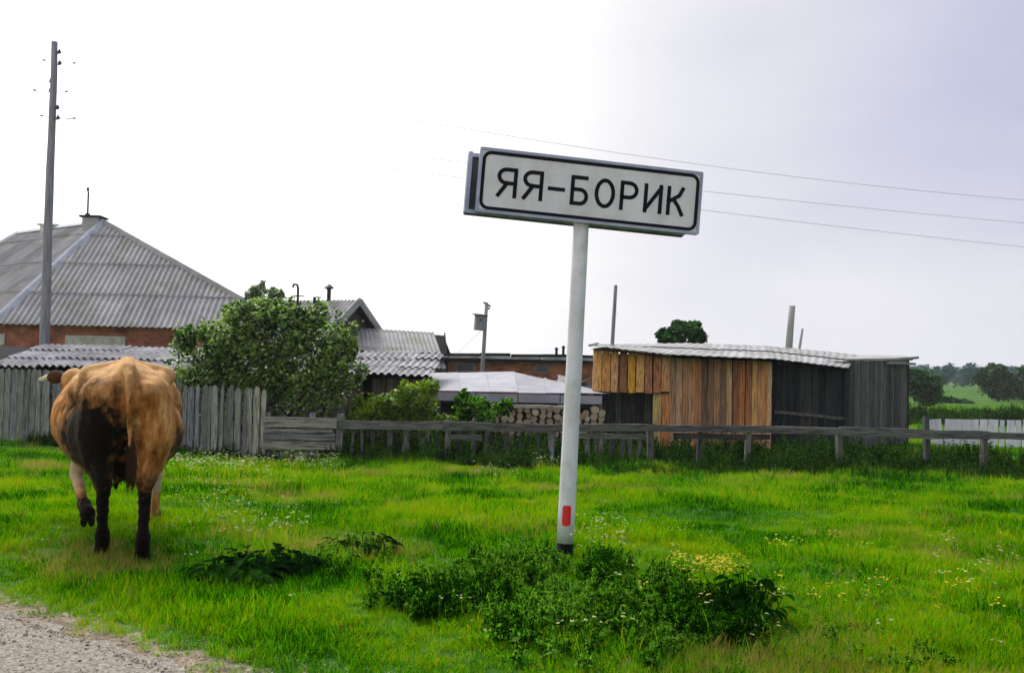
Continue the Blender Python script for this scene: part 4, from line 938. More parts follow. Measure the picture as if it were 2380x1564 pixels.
    # red reflector wrapped on the front of the post
    a, b_ = at(1316, 1219, 6.33), at(1319, 1172, 6.33); mb = MB(); vd = Vector((-a.x, -a.y, 0)).normalized(); sd = vd.cross(Vector((0, 0, 1))); vs = []; fs = []; NZ, NA = 10, 8
    for i in range(NZ+1):
        f = i/NZ; cz = a.z+(b_.z-a.z)*f; ax = foot+d*((cz-foot.z)/d.z); e = min(f, 1-f); hw = 29-9*max(0, 1-e/.12)**2
        for j in range(NA+1): an = R(-hw+2*hw*j/NA); vs.append(ax+(vd*math.cos(an)+sd*math.sin(an))*.0572-sd*.0+Vector((0, 0, 0)))
    for i in range(NZ):
        for j in range(NA): k = i*(NA+1)+j; fs.append((k, k+1, k+NA+2, k+NA+1))
    mb.add(vs, fs); mb.build('reflector', M['red'], h, True)
    return h
town_sign()

# ------------------------------------------------------------------ cow
def cow():
    root_p = onground(283, 1300); TH = R(21.5); root = thing('cow', 'ginger cow with a rear dark from mud and painted-in shade, black legs, walking away on the grass', 'cow', tuple(root_p)); root.rotation_euler = (0, 0, TH)
    Ri = Matrix.Rotation(-TH, 3, 'Z'); loc = lambda w: Ri @ (w-root_p)
    hp = loc(at(172, 884, 8.1))                                    # poll of the turned head
    b = MB()
    def cap(a, c, r0, r1, n=9, k=6):
        a, c = Vector(a), Vector(c)
        for i in range(k+1): t = i/k; r = r0+(r1-r0)*t; b.ell(a.lerp(c, t), (r, r, r), 10, 7)
    E = lambda c, r: b.ell(c, r, 16, 10)
    E((-.07, .92, .85), (.435, .62, .37)); E((-.04, .62, .80), (.40, .50, .34)); E((0, 1.35, .88), (.32, .36, .36))
    E((-.03, .95, .70), (.38, .5, .28)); E((0.04, .66, .97), (.335, .44, .25)); E((-.07, .66, .97), (.335, .44, .25))
    E((0, .22, 1.04), (.275, .34, .225)); E((0, .05, 1.0), (.24, .18, .22)); E((-.22, .55, 1.06), (.17, .36, .14)); E((.17, .55, 1.06), (.17, .36, .14)); E((-.13, .3, .80), (.24, .32, .26)); E((.13, .3, .80), (.24, .32, .26))
    cap((-.245, .34, 1.175), (-.25, .30, 1.16), .06, .06); cap((.245, .34, 1.175), (.25, .30, 1.16), .06, .06)
    cap((-.24, .32, 1.17), (0, .30, 1.215), .07, .075); cap((.24, .32, 1.17), (0, .30, 1.215), .07, .075)
    cap((-.11, -.075, 1.08), (-.21, .30, 1.135), .07, .08); cap((.11, -.075, 1.08), (.21, .30, 1.135), .07, .08)
    cap((0, -.08, 1.215), (0, .5, 1.235), .055, .07); cap((0, .5, 1.235), (0, 1.55, 1.20), .07, .10)
    for s in (-1, 1):
        lx = .02 if s > 0 else 0
        cap((s*.14, .05, 1.02), (s*.165, .03, .80), .165, .150); cap((s*.165, .03, .80), (s*.155, .03, .62), .150, .098); cap((s*.155, .03, .62), (s*.125, -.04, .49), .092, .062)
        cap((s*.19, .18, .86), (s*.20, .26, .66), .15, .10)
        cap((s*.14, -.055, .62), (s*.127, -.07, .50), .05, .045)
        fy = -.10 if s > 0 else .10
        cap((s*.125, -.05, .48), (s*.122, fy, .15), .050, .039); cap((s*.122, fy, .15), (s*.122, fy+.02, .10), .053, .05); cap((s*.122, fy+.02, .10), (s*.122, fy+.05, .03), .048, .056)
    E((.0, .26, .60), (.135, .19, .13)); cap((-.05, .2, .50), (-.052, .2, .43), .022, .017); cap((.05, .2, .50), (.052, .2, .43), .022, .017)
    # fore legs: right one straight, left one lifted and bent
    cap((.20, 1.45, .80), (.235, 1.42, .62), .14, .085); cap((.235, 1.42, .62), (.24, 1.44, .40), .07, .052); cap((.24, 1.44, .40), (.24, 1.42, .12), .042, .036); cap((.24, 1.42, .12), (.24, 1.45, .03), .042, .052)
    cap((-.22, 1.36, .80), (-.30, 1.30, .62), .14, .085); cap((-.30, 1.30, .62), (-.335, 1.36, .40), .07, .056); cap((-.335, 1.36, .40), (-.27, 1.12, .22), .048, .042); cap((-.27, 1.12, .22), (-.235, 1.0, .15), .05, .056)
    # neck and head
    nk = Vector((-.05, 1.55, 1.02)); cap(nk, hp+Vector((.10, -.12, -.06)), .22, .135, k=10); cap((0, 1.5, .85), hp+Vector((.06, -.06, -.2)), .2, .1, k=8)
    fw = Vector((-.05, .85, -.5)).normalized(); E(hp, (.105, .12, .10)); cap(hp, hp+fw*.20, .105, .095); cap(hp+fw*.2, hp+fw*.40, .085, .068); cap(hp+fw*.40, hp+fw*.46, .068, .066)
    # tail hanging between the legs
    tl = [(0, -.07, 1.22), (.008, -.17, 1.17), (.012, -.215, 1.05), (.018, -.215, .85), (.03, -.20, .66)]
    for i in range(4): cap(tl[i], tl[i+1], .036-.005*i, .031-.005*i, k=9)
    cap((.0, -.02, 1.20), (.0, -.10, 1.20), .06, .045)
    me0 = b.mesh('body'); tmp = bpy.data.objects.new('body', me0); COL.objects.link(tmp)
    md = tmp.modifiers.new('r', 'REMESH'); md.mode = 'VOXEL'; md.voxel_size = .0135; ms = tmp.modifiers.new('s', 'SMOOTH'); ms.factor = .6; ms.iterations = 7
    dg = bpy.context.evaluated_depsgraph_get(); me = bpy.data.meshes.new_from_object(tmp.evaluated_get(dg)); bpy.data.objects.remove(tmp)
    co = np.empty(len(me.vertices)*3, np.float32); me.vertices.foreach_get('co', co); co = co.reshape(-1, 3)
    # soft muscle and skin relief
    nrm_ = np.empty(len(me.vertices)*3, np.float32); me.vertices.foreach_get('normal', nrm_); nrm_ = nrm_.reshape(-1, 3)
    amp = .0035*np.sin(co[:, 0]*41+3*np.sin(co[:, 2]*23))*np.sin(co[:, 1]*27+2*np.sin(co[:, 2]*19))
    rib = .004*np.sin(co[:, 1]*62+co[:, 2]*12)*np.exp(-((co[:, 1]-.95)/.3)**2)*(np.abs(co[:, 0]) > .15)
    hollow = -.03*np.exp(-(((np.abs(co[:, 0])-.27)/.07)**2+((co[:, 1]-.42)/.12)**2+((co[:, 2]-1.06)/.09)**2))
    pinh = -.028*np.exp(-(((np.abs(co[:, 0])-.055)/.025)**2+((co[:, 1]+.1)/.10)**2+((co[:, 2]-1.08)/.10)**2)); thg = -.020*np.exp(-(((np.abs(co[:, 0])-.25)/.05)**2+((co[:, 1]-.05)/.12)**2+((co[:, 2]-.95)/.16)**2))
    loin = -.022*np.exp(-(((np.abs(co[:, 0])-.13)/.05)**2+((co[:, 1]-.12)/.14)**2+((co[:, 2]-1.2)/.06)**2))
    co += nrm_*(amp+rib+hollow+pinh+thg+loin)[:, None]; me.vertices.foreach_set('co', co.ravel()); me.polygons.foreach_set('use_smooth', np.ones(len(me.polygons), bool)); me.update(); me.name = 'body'
    m = bpy.data.materials.new('ginger_coat'); m.use_nodes = True; nt = m.node_tree; p = nt.nodes['Principled BSDF']; p.inputs['Roughness'].default_value = .75; p.inputs['Specular IOR Level'].default_value = .06
    p.inputs['Sheen Weight'].default_value = .08; p.inputs['Sheen Roughness'].default_value = .4; p.inputs['Sheen Tint'].default_value = (1, .8, .5, 1)
    tc = N(nt, 'ShaderNodeTexCoord'); mpn = N(nt, 'ShaderNodeMapping'); mpn.inputs['Scale'].default_value = (9, 9, 2.4); L(nt, tc.outputs['Object'], mpn.inputs[0])
    n1 = N(nt, 'ShaderNodeTexNoise', i_Scale=1.6, i_Detail=9.0, i_Roughness=.7); L(nt, mpn.outputs[0], n1.inputs['Vector'])
    r1 = ramp(nt, [(.32, (.10, .03, .008)), (.43, (.30, .11, .025)), (.55, (.50, .23, .06)), (.72, (.74, .46, .20))]); L(nt, n1.outputs['Fac'], r1.inputs[0])
    n2 = N(nt, 'ShaderNodeTexNoise', i_Scale=9.0, i_Detail=7.0, i_Roughness=.7); L(nt, tc.outputs['Object'], n2.inputs['Vector'])
    sp = N(nt, 'ShaderNodeSeparateXYZ'); L(nt, tc.outputs['Object'], sp.inputs[0])
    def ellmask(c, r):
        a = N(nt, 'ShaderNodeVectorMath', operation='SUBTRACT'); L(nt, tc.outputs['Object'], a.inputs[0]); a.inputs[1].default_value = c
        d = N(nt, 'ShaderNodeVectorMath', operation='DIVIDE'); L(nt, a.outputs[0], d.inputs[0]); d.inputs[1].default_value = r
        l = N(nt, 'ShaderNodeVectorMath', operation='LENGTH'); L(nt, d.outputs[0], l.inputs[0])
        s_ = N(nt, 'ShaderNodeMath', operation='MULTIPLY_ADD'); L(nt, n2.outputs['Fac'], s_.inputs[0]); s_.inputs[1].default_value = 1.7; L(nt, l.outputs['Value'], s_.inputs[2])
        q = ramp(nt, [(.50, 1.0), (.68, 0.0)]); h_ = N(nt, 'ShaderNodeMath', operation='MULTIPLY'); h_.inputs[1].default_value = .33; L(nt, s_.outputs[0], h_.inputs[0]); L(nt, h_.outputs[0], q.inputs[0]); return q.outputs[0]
    masks = [ellmask((-.21, .15, .74), (.30, .6, .40)), ellmask((-.12, .1, .35), (.16, .4, .42)), ellmask((.13, .0, .18), (.18, .5, .36)), ellmask((0, 0, -.05), (.5, .6, .36)), ellmask((0, .3, .56), (.13, .4, .18)), ellmask((-.24, 1.1, .14), (.2, .4, .14)), ellmask((.34, .5, .68), (.12, .5, .20))]  # dark legs, mud and coat patches; the rear also has shade painted in
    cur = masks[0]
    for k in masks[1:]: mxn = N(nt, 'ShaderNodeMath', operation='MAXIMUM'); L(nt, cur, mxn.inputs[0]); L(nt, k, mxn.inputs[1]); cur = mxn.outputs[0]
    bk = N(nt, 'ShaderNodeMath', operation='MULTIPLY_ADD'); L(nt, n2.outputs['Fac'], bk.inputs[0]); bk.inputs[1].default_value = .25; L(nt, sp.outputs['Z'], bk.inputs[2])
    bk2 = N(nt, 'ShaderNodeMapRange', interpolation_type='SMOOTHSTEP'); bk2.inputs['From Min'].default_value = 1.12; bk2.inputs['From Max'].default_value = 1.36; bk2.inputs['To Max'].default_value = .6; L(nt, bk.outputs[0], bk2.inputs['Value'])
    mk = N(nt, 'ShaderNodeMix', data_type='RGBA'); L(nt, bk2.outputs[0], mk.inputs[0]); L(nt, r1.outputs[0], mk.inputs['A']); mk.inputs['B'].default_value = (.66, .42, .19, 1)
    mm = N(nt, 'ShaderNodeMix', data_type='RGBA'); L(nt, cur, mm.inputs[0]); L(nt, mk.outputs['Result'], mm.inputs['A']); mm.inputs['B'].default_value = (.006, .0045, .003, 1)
    pal = ellmask((.26, 1.4, .5), (.16, .25, .28)); pal2 = ellmask((-.33, 1.35, .48), (.14, .25, .22)); mp_ = N(nt, 'ShaderNodeMath', operation='MAXIMUM'); L(nt, pal, mp_.inputs[0]); L(nt, pal2, mp_.inputs[1])
    m2 = N(nt, 'ShaderNodeMix', data_type='RGBA'); L(nt, mp_.outputs[0], m2.inputs[0]); L(nt, mm.outputs['Result'], m2.inputs['A']); m2.inputs['B'].default_value = (.50, .38, .25, 1)
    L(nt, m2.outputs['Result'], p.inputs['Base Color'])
    mb2 = N(nt, 'ShaderNodeMapping'); mb2.inputs['Scale'].default_value = (60, 60, 14); L(nt, tc.outputs['Object'], mb2.inputs[0]); n3 = N(nt, 'ShaderNodeTexNoise', i_Scale=2.0, i_Detail=5.0); L(nt, mb2.outputs[0], n3.inputs['Vector'])
    bp = N(nt, 'ShaderNodeBump'); bp.inputs['Distance'].default_value = .012; bp.inputs['Strength'].default_value = .7; L(nt, n3.outputs['Fac'], bp.inputs['Height']); L(nt, bp.outputs[0], p.inputs['Normal'])
    def child(name, me_, mt):
        o = bpy.data.objects.new(name, me_); COL.objects.link(o); o.parent = root
        if len(me_.materials) == 0: me_.materials.append(mt)
        return o
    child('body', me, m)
    darkfur = mat('dark_ear_fur', (.09, .038, .016), .9, scale=30, bump=.5); horn = mat('horn', (.62, .56, .42), .5, scale=8); hoof = mat('hoof', (.015, .012, .01), .5, scale=20)
    # ears, horns, eyes, nostril pad
    side = fw.cross(Vector((0, 0, 1))).normalized(); upv = side.cross(fw)
    for s in (-1, 1):
        q = MB(); c = hp+side*s*.15+upv*.03; ax = (side*s+upv*.12).normalized(); bx = fw.cross(ax).normalized(); Mx = Matrix((bx, ax, fw)).transposed()
        q.ell(c, (.062, .082, .03), 12, 10, M=Mx); q.v = [tuple(c+(Vector(v)-c)*(1-.35*max(0, (Vector(v)-c).dot(ax)/.082))) for v in q.v]; child('ear', q.mesh('ear', True), darkfur)
        q = MB(); h0 = hp+side*s*.08+upv*.05+fw*.03; q.tube([h0, h0+side*s*.10+upv*.0, h0+side*s*.15-upv*.005+fw*.04, h0+side*s*.18+fw*.10+upv*.03], [.03, .028, .024, .006], 8); child('horn', q.mesh('horn', True), horn)
        q = MB(); q.ell(hp+side*s*.085+fw*.14+upv*.03, (.02, .02, .02), 10, 8); child('eye', q.mesh('eye', True), hoof)
        q = MB(); q.ell(hp+side*s*.03+fw*.525, (.012, .012, .012), 8, 6); child('nostril', q.mesh('nostril', True), hoof)
    # tail switch of long hair
    q = MB()
    for i in range(260):
        a = random.uniform(0, 6.28); r = random.uniform(0, .022); z0 = random.uniform(.58, .78); x0 = Vector((.03+r*math.cos(a), -.20+r*math.sin(a), z0)); l = random.uniform(.08, .17); e = x0+Vector((random.uniform(-.03, .03)+.01, random.uniform(-.03, .02), -l)); w = Vector((.003, .0015, 0))
        q.add([x0-w, x0+w, x0.lerp(e, .6)+w*.8+Vector((0, -.008, 0)), e, x0.lerp(e, .6)-w*.8+Vector((0, -.008, 0))], [(0, 1, 2, 3, 4)])
    child('tail_switch', q.mesh('tail_switch'), mat('tail_hair', (.06, .03, .012), .8, scale=30))
    # cloven hooves
    for (x, y, z, rx) in ((-.122, .155, .0, 0), (.122, -.045, .0, 0), (.24, 1.455, 0, 0), (-.235, .985, .105, -.9)):
        q = MB(); Mx = Euler((rx, 0, 0)).to_matrix()
        for s in (-1, 1):
            vs = []
            for zz, sc_ in ((0, 1.0), (.055, .82)):
                for k in range(10): a = 2*math.pi*k/10; vs.append(Vector((x, y, z))+Mx@Vector((s*.026+.024*sc_*math.cos(a), .055*sc_*math.sin(a)*(1.15 if math.sin(a) > 0 else .8), zz)))
            q.add(vs, [(k, (k+1) % 10, 10+(k+1) % 10, 10+k) for k in range(10)]+[tuple(range(10, 20)), tuple(range(9, -1, -1))])
        child('hoof', q.mesh('hoof', False), hoof)
cow()

# ------------------------------------------------------------------ bushes and trees
def pxblob(px, py, y, rx, rz, ry=None):
    k = y/FPX; c = at(px, py, y); return (tuple(c), (rx*k, (ry if ry else (rx+rz)/2*k), rz*k))
Yb = 20.0
g = gp(at(610, 900, Yb).x, Yb)
shrub('big_bush', 'large rounded green bush rising over the fence between the cow and the low shed', 'bush', tuple(g),
      [pxblob(470, 850, Yb, 78, 85, .8), pxblob(560, 790, Yb, 75, 80, .9), pxblob(650, 790, Yb, 85, 85, .9), pxblob(740, 800, Yb, 78, 78, .9), pxblob(600, 740, Yb, 50, 42, .6), pxblob(790, 850, Yb-.05, 50, 70, .7),
       pxblob(560, 890, Yb, 130, 85, .8), pxblob(720, 895, Yb, 100, 80, .8), pxblob(700, 745, Yb, 40, 35, .5), pxblob(540, 735, Yb, 22, 30, .3), pxblob(650, 735, Yb, 18, 24, .25), pxblob(745, 735, Yb, 16, 20, .25), pxblob(425, 800, Yb, 18, 30, .3), pxblob(812, 790, Yb, 20, 32, .3)], 42000, .055, M['bush'], stems=12, trunk_r=.03, per=12, f=.27, shoots=45, core=.28)
shrub('pale_shrub', 'pale feathery shoots of a taller shrub sticking out above the big bush', 'shrub', tuple(gp(at(618, 800, 21).x, 21)),
      [pxblob(600, 690, 20.9, 22, 26, .2), pxblob(635, 700, 20.9, 20, 25, .2), pxblob(570, 705, 20.9, 10, 22, .12), pxblob(615, 740, 20.9, 45, 25, .3), pxblob(606, 672, 20.9, 9, 14, .1)], 3800, .05, M['pale_leaf'], stems=4, trunk_r=.02, per=4, f=.5)
shrub('bright_weed_bush', 'bright green bushy weeds growing right of the big bush before the low shed wall', 'shrub', tuple(gp(at(940, 940, 19.6).x, 19.6)),
      [pxblob(880, 950, 19.6, 55, 28, .4), pxblob(940, 940, 19.6, 50, 38, .4), pxblob(985, 925, 19.6, 35, 45, .4), pxblob(850, 965, 19.5, 40, 20, .3), pxblob(930, 985, 19.5, 130, 25, .3)], 8000, .05, M['weed_bright'], stems=5, trunk_r=.01, per=7, f=.4, shoots=14)
shrub('yard_shrub', 'small shrub with yellowish leaves in front of the sheet metal lean-to', 'shrub', tuple(gp(at(1100, 955, 19.4).x, 19.4)),
      [pxblob(1085, 950, 19.4, 30, 28, .25), pxblob(1120, 965, 19.4, 35, 22, .25), pxblob(1078, 925, 19.4, 10, 18, .1), pxblob(1120, 938, 19.4, 12, 16, .1), pxblob(1165, 950, 19.4, 25, 18, .2)], 3600, .05, M['weed'], stems=4, trunk_r=.01, per=5, f=.4)
shrub('tree_behind_shed', 'dark tree whose ragged crown shows over the wooden shed roof', 'tree', tuple(gp(at(1585, 800, 28).x, 28)),
      [pxblob(1585, 785, 28, 48, 30, .6), pxblob(1605, 765, 28, 26, 20, .4), pxblob(1552, 778, 28, 24, 18, .4), pxblob(1625, 788, 28, 20, 16, .3), pxblob(1585, 820, 28, 50, 30, .6)], 4200, .10, M['tree'], stems=1, trunk_r=.12, per=6, f=.34, core=.15)
shrub('dark_bush', 'dense dark round bush just right of the grey end of the wooden shed', 'bush', tuple(gp(at(2145, 900, 66).x, 66)),
      [pxblob(2143, 898, 66, 36, 34, 1.2), pxblob(2155, 912, 66, 34, 30, 1.2), pxblob(2128, 880, 66, 22, 20, .8)], 9000, .16, M['tree'], stems=3, trunk_r=.06, per=8, f=.36)
shrub('round_tree', 'round dark green tree beyond the pond near the right edge', 'tree', tuple(gp(at(2318, 900, 95).x, 95)),
      [pxblob(2318, 888, 95, 38, 34, 1.6), pxblob(2312, 865, 95, 24, 18, 1.2), pxblob(2330, 905, 95, 42, 24, 1.6)], 9000, .22, M['tree'], stems=1, trunk_r=.14, per=9, f=.34)
shrub('edge_tree', 'tree cut by the right edge of the view, beside the round tree beyond the pond', 'tree', tuple(gp(at(2385, 900, 97).x, 97)),
      [pxblob(2382, 893, 97, 28, 30, 1.4), pxblob(2405, 885, 97, 30, 36, 1.4), pxblob(2380, 912, 97, 30, 18, 1.4)], 7000, .22, M['tree'], stems=1, trunk_r=.14, per=8, f=.36)
shrub('bank_bush', 'low bush on the field by the dark round bush, in front of the far wood', 'bush', tuple(gp(at(2205, 930, 85).x, 85)), [pxblob(2200, 932, 85, 24, 8, .8), pxblob(2240, 936, 85, 20, 6, .8)], 1500, .2, M['tree'], stems=2, trunk_r=.04, per=5, f=.4)
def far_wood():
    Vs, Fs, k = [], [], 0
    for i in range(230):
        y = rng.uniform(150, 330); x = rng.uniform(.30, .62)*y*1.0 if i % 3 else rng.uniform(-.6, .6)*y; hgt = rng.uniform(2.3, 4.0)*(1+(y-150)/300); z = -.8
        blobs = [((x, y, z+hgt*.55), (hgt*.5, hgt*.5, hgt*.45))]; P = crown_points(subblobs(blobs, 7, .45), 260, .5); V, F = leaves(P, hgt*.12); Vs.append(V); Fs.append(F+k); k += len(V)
    tag(link('far_wood', npmesh('far_wood', np.concatenate(Vs), np.concatenate(Fs)), M['far']), 'distant wood at the right, its leaves painted haze-blue, below the pale hills', 'wood', kind='stuff')
far_wood()

# ------------------------------------------------------------------ grass, weeds, flowers, stones
random.seed(21)
short = [blades(46, .075, .085, .0045, .8, 'grass', name='grass_tuft') for _ in range(4)]
mid = [blades(50, .13, .10, .005, .7, 'grass', name='meadow_tuft') for _ in range(4)]
dry = [blades(26, .16, .10, .0035, .6, 'grass_dry', name='dry_tuft') for _ in range(2)]
clover = [blades(16, .05, .08, .004, .6, 'grass', broad=46, leafsize=.016, name='clover_tuft') for _ in range(3)]
tall = [blades(44, .30, .12, .007, .5, 'grass_dark', name='tall_grass_tuft') for _ in range(3)]
def grassfield():
    P = []; S = []; I = []
    for y0, y1, dens, sc0 in ((3.3, 5.5, 620, .95), (5.5, 9, 400, 1.1), (9, 13, 210, 1.45), (13, 18.4, 120, 1.8), (18.4, 30, 24, 2.2), (30, 75, 7, 2.2)):
        x, y = frustum_pts(y0, y1, dens); kk = ((y < 30) | (x > .34*y)); x, y = x[kk], y[kk]; m = meadow_side(x, y); s = (x-E0.x)*RD.x+(y-E0.y)*RD.y
        ro = .05*np.sin(s*2.1)+.035*np.sin(s*5.3+1)+.03*np.sin(s*13.7+2)
        keep = rng.random(len(x)) < np.clip((m-ro+.05)/.5, .0, 1)
        keep &= m > ro+.02; x, y, m = x[keep], y[keep], m[keep]; nn_ = noise2(x, y, 1.1, 3); n2_ = noise2(x, y, 3.7, 8)
        hgt = .74*sc0*np.clip(.70+.30*nn_+.18*n2_, .48, 1.3)*np.clip(.45+m*.9, .45, 1)*rng.uniform(.7, 1.25, len(x))
        i = np.where(rng.random(len(x)) < .16+.14*(n2_ > .3), rng.integers(8, 11, len(x)), np.where(nn_+rng.normal(0, .35, len(x)) > .35, rng.integers(4, 8, len(x)), rng.integers(0, 4, len(x))))
        dr = (noise2(x, y, .9, 11)+.5*noise2(x, y, 2.9, 4)+rng.normal(0, .35, len(x))) > 1.0; i = np.where(dr, 20+rng.integers(0, 2, len(x)), i)
        P.append(np.stack([x, y, gz(x, y)-.004], 1)); S.append(hgt); I.append(i)
    # names are picked in alphabetical order of the source objects, so order the list that way
    srcs = clover+dry+short+mid; I = np.concatenate(I); remap = np.where(I >= 20, I-20+3, np.where(I >= 8, I-8, np.where(I >= 4, I-4+9, I+5)))
    scatter('grass', np.concatenate(P), np.concatenate(S), srcs, 'uneven bright green meadow grass with clover covering the roadside', 'grass', .22, remap)
grassfield()
def rowpts(n, x0, x1, y0, y1): return rng.uniform(x0, x1, n), rng.uniform(y0, y1, n)
random.seed(5)
nettle = [stalk_plant(.5, 9, .045, 'weed_dark', 'nettle', 6, .14, 2.3) for _ in range(4)]
darkgrass = tall
def weeds():
    P, S, I = [], [], []
    for n, x0, x1, y0, y1, s0 in ((900, -3.6, 10.0, 18.35, 20.6, .95), (560, -3.4, 12.5, 17.5, 18.15, .62), (330, -9.5, -3.2, 18.0, 19.2, .42), (60, 12, 22, 17.4, 18.6, .5), (700, 1.5, 12.5, 16.5, 17.9, .50), (120, 12.5, 17, 16.6, 18, .5), (2200, 15, 40, 40, 48, 1.25), (400, 15, 50, 46, 52, .5)):
        x, y = rowpts(n, x0, x1, y0, y1)
        if y0 == 18.0: y = 18.05+1.7*(-3.2-x)/6.3*.93-rng.uniform(.05, .5, n)
        P.append(np.stack([x, y, gz(x, y)-.01], 1)); S.append(s0*rng.uniform(.6, 1.25, n)*(1+.25*noise2(x, y, .8, 1))); I.append(rng.integers(0, 7, n))
    scatter('fence_weeds', np.concatenate(P), np.concatenate(S), nettle+tall, 'dark tangle of nettles and tall grass growing along the fences', 'weeds', .2, np.concatenate(I))
weeds()
def mound_weeds():
    lush = [stalk_plant(.20, 10, .019, 'weed', 'mugwort', 7, .06, 3.0) for _ in range(4)]+[stalk_plant(.14, 5, .032, 'weed', 'sorrel', 5, .06, 1.9, .7) for _ in range(3)]
    P = []
    def patch(px0, px1, py0, py1, n, cond=None):
        for _ in range(n):
            px, py = random.uniform(px0, px1), random.uniform(py0, py1); p = onground(px, py); P.append(p)
    patch(1230, 1340, 1385, 1480, 60); patch(1340, 1600, 1350, 1480, 140); patch(1560, 1780, 1390, 1520, 80); patch(1060, 1300, 1310, 1400, 55); patch(950, 1120, 1360, 1440, 75); patch(1180, 1560, 1470, 1560, 50); patch(1350, 1480, 1330, 1350, 16); patch(1200, 1280, 1325, 1345, 10)
    patch(1850, 2250, 1500, 1580, 14); patch(690, 900, 1275, 1350, 45); patch(860, 960, 1330, 1420, 18); patch(1130, 1240, 1400, 1500, 40); patch(1095, 1225, 1290, 1365, 40); patch(1205, 1285, 1292, 1335, 26); patch(1345, 1440, 1300, 1345, 22); patch(1285, 1345, 1318, 1345, 9)
    scatter('mound_weeds', [tuple(p) for p in P], [random.uniform(.3, .78) for _ in P], lush, 'dark leafy weeds on the mound around the foot of the sign post', 'weeds', .25)
mound_weeds()
def leafy_plant(name, label, cat, px, py, r, n, ls, m='weed', hgt=.15, aspect=1.5):
    p = onground(px, py); root = thing(name, label, cat, tuple(p)); b = MB()
    for i in range(n):
        a = random.uniform(0, 6.283); rr = r*math.sqrt(random.random()); z = hgt*(1-.5*rr/r)*random.uniform(.45, 1.1); c = Vector((rr*math.cos(a), rr*.7*math.sin(a), 0)); c.z = float(gz(p.x+c.x, p.y+c.y))-p.z
        tip = c+Vector((math.cos(a)*.05, math.sin(a)*.05, z)); L_ = ls*random.uniform(.7, 1.3)*aspect; W_ = L_/aspect; od = Vector((math.cos(a+random.uniform(-.8, .8)), math.sin(a+random.uniform(-.8, .8)), random.uniform(-.35, .3))).normalized(); sd = od.cross(Vector((random.uniform(-.3, .3), random.uniform(-.3, .3), 1))).normalized(); up = sd.cross(od)
        lf = MB(); vs = []
        for t, w in ((0, .05), (.25, .42), (.55, .5), (.82, .3), (1, .02)):
            mp_ = tip+od*L_*t-Vector((0, 0, .35*L_*t*t)); vs += [mp_-sd*W_*w+up*.18*W_*w*2, mp_, mp_+sd*W_*w+up*.18*W_*w*2]
        fs = []
        for k in range(4): fs += [(3*k, 3*k+1, 3*k+4, 3*k+3), (3*k+1, 3*k+2, 3*k+5, 3*k+4)]
        w = [p+v for v in vs]; lf.add(w, fs); lf.tube([p+c, p+c.lerp(tip, .6), p+tip], [.003, .003, .002], 4, cap=False); lf.build('leaf', M[m], root, True)
    return root
random.seed(31)
leafy_plant('burdock', 'dark big-leaved burdock plant in the grass left of the sign', 'plant', 570, 1348, .24, 80, .058, 'weed_dark', hgt=.17)
leafy_plant('burdock', 'right-hand and smaller of the two dark burdock clumps left of the sign', 'plant', 645, 1335, .17, 52, .05, 'weed_dark', hgt=.18)
leafy_plant('dock_plant', 'dark leafy dock plant farther back, left of the sign mound', 'plant', 840, 1292, .17, 55, .05, 'weed_dark', hgt=.16)
leafy_plant('dock_plant', 'dark upright leafy weed at the right end of the sign mound', 'plant', 1738, 1440, .13, 60, .04, hgt=.24)
leafy_plant('dock_plant', 'dark leafy weed clump at the left end of the sign mound', 'plant', 1030, 1400, .15, 55, .045, hgt=.15)
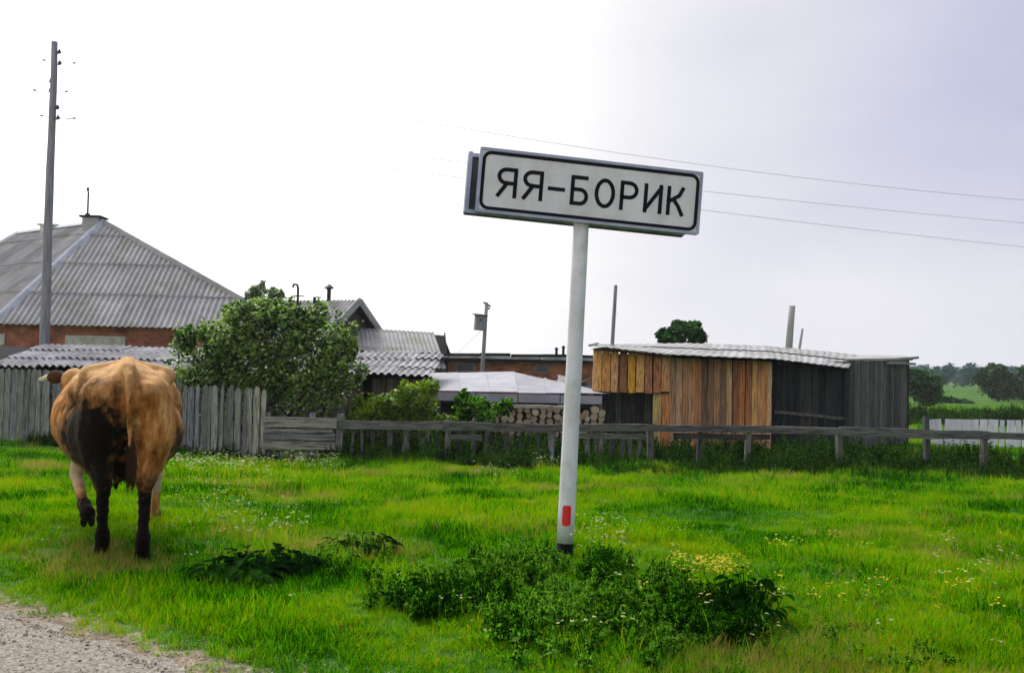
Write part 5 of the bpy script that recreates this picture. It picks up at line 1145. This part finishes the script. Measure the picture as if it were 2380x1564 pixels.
def flowers():
    wf = [blades(5, .12, .05, .003, .5, 'grass', name='flower_stalk', flower=('flower', 3, .0075)) for _ in range(3)]; yf = [blades(5, .10, .05, .003, .5, 'grass', name='yellow_stalk', flower=('yellow', 6, .008)) for _ in range(2)]
    P = []; S = []
    for px0, px1, py0, py1, n in ((380, 780, 1083, 1125, 200), (380, 700, 1125, 1290, 90), (0, 2380, 1100, 1560, 60), (2150, 2380, 1290, 1420, 22), (1330, 1450, 1240, 1310, 40), (1250, 1300, 1095, 1110, 14), (1100, 1200, 1120, 1140, 14)):
        for _ in range(n):
            p = onground(random.uniform(px0, px1), random.uniform(py0, py1))
            if meadow_side(p.x, p.y) > .4: P.append(tuple(p)); S.append(random.uniform(.9, 1.5)*(1.6 if p.y > 12 else 1))
    scatter('white_flowers', P, S, wf, 'scattered small white meadow flowers, thickest right of the cow', 'flowers', .15)
    P = [tuple(onground(random.uniform(1560, 1700)+d, 1340+random.uniform(-18, 22)+d*.1)) for d in [random.uniform(0, 40) for _ in range(60)]]; P += [tuple(onground(random.uniform(1500, 2380), random.uniform(1250, 1450))) for _ in range(45)]
    scatter('yellow_flowers', P, [random.uniform(.6, 1.1) for _ in P], yf, 'patch of small yellow flowers right of the sign post', 'flowers', .2)
flowers()
def pebbles():
    meshes = []
    for _ in range(4):
        b = MB(); b.ell((0, 0, .2), (1, random.uniform(.7, 1), random.uniform(.5, .8)), 7, 5); b.v = [tuple(np.array(v)*random.uniform(.85, 1.15)) for v in b.v]; me = b.mesh('pebble'); me.materials.append(PM); meshes.append(me)
    n = 15000; s = rng.uniform(-4.5, 3.5, n); o = np.where(rng.random(n) < .55, np.abs(rng.normal(0, .3, n))-.05, rng.uniform(-1.6, .1, n)); x = E0.x+RD.x*s+RN.x*o; y = E0.y+RD.y*s+RN.y*o
    k = y > 2.2; x, y, o = x[k], y[k], o[k]
    scatter('loose_gravel', np.stack([x, y, gz(x, y)+np.where(o < 0, .008, .0)], 1), np.exp(rng.normal(-5.6, .45, len(x))), meshes, 'loose grit and small stones along the gravel road edge', 'gravel', .5)
PM = mat('pebble_stone', (.50, .43, .34), .9, var=(.20, .16, .12), scale=.8, coords='World', detail=2)
PM.node_tree.nodes['Noise Texture'].inputs['Scale'].default_value = 55
pebbles()

# ------------------------------------------------------------------ haze
hz = MB(); hz.box((0, 1200, 20.5), (5000, 2700, 47.0)); hm = bpy.data.materials.new('haze'); hm.use_nodes = True; nt = hm.node_tree; nt.nodes.remove(nt.nodes['Principled BSDF'])
pv = N(nt, 'ShaderNodeVolumePrincipled'); pv.inputs['Color'].default_value = (.93, .95, 1, 1); pv.inputs['Density'].default_value = .00038; pv.inputs['Anisotropy'].default_value = .25; L(nt, pv.outputs[0], nt.nodes['Material Output'].inputs['Volume'])
tag(hz.build('haze', hm), 'thin pale haze over the fields', 'haze', kind='stuff')
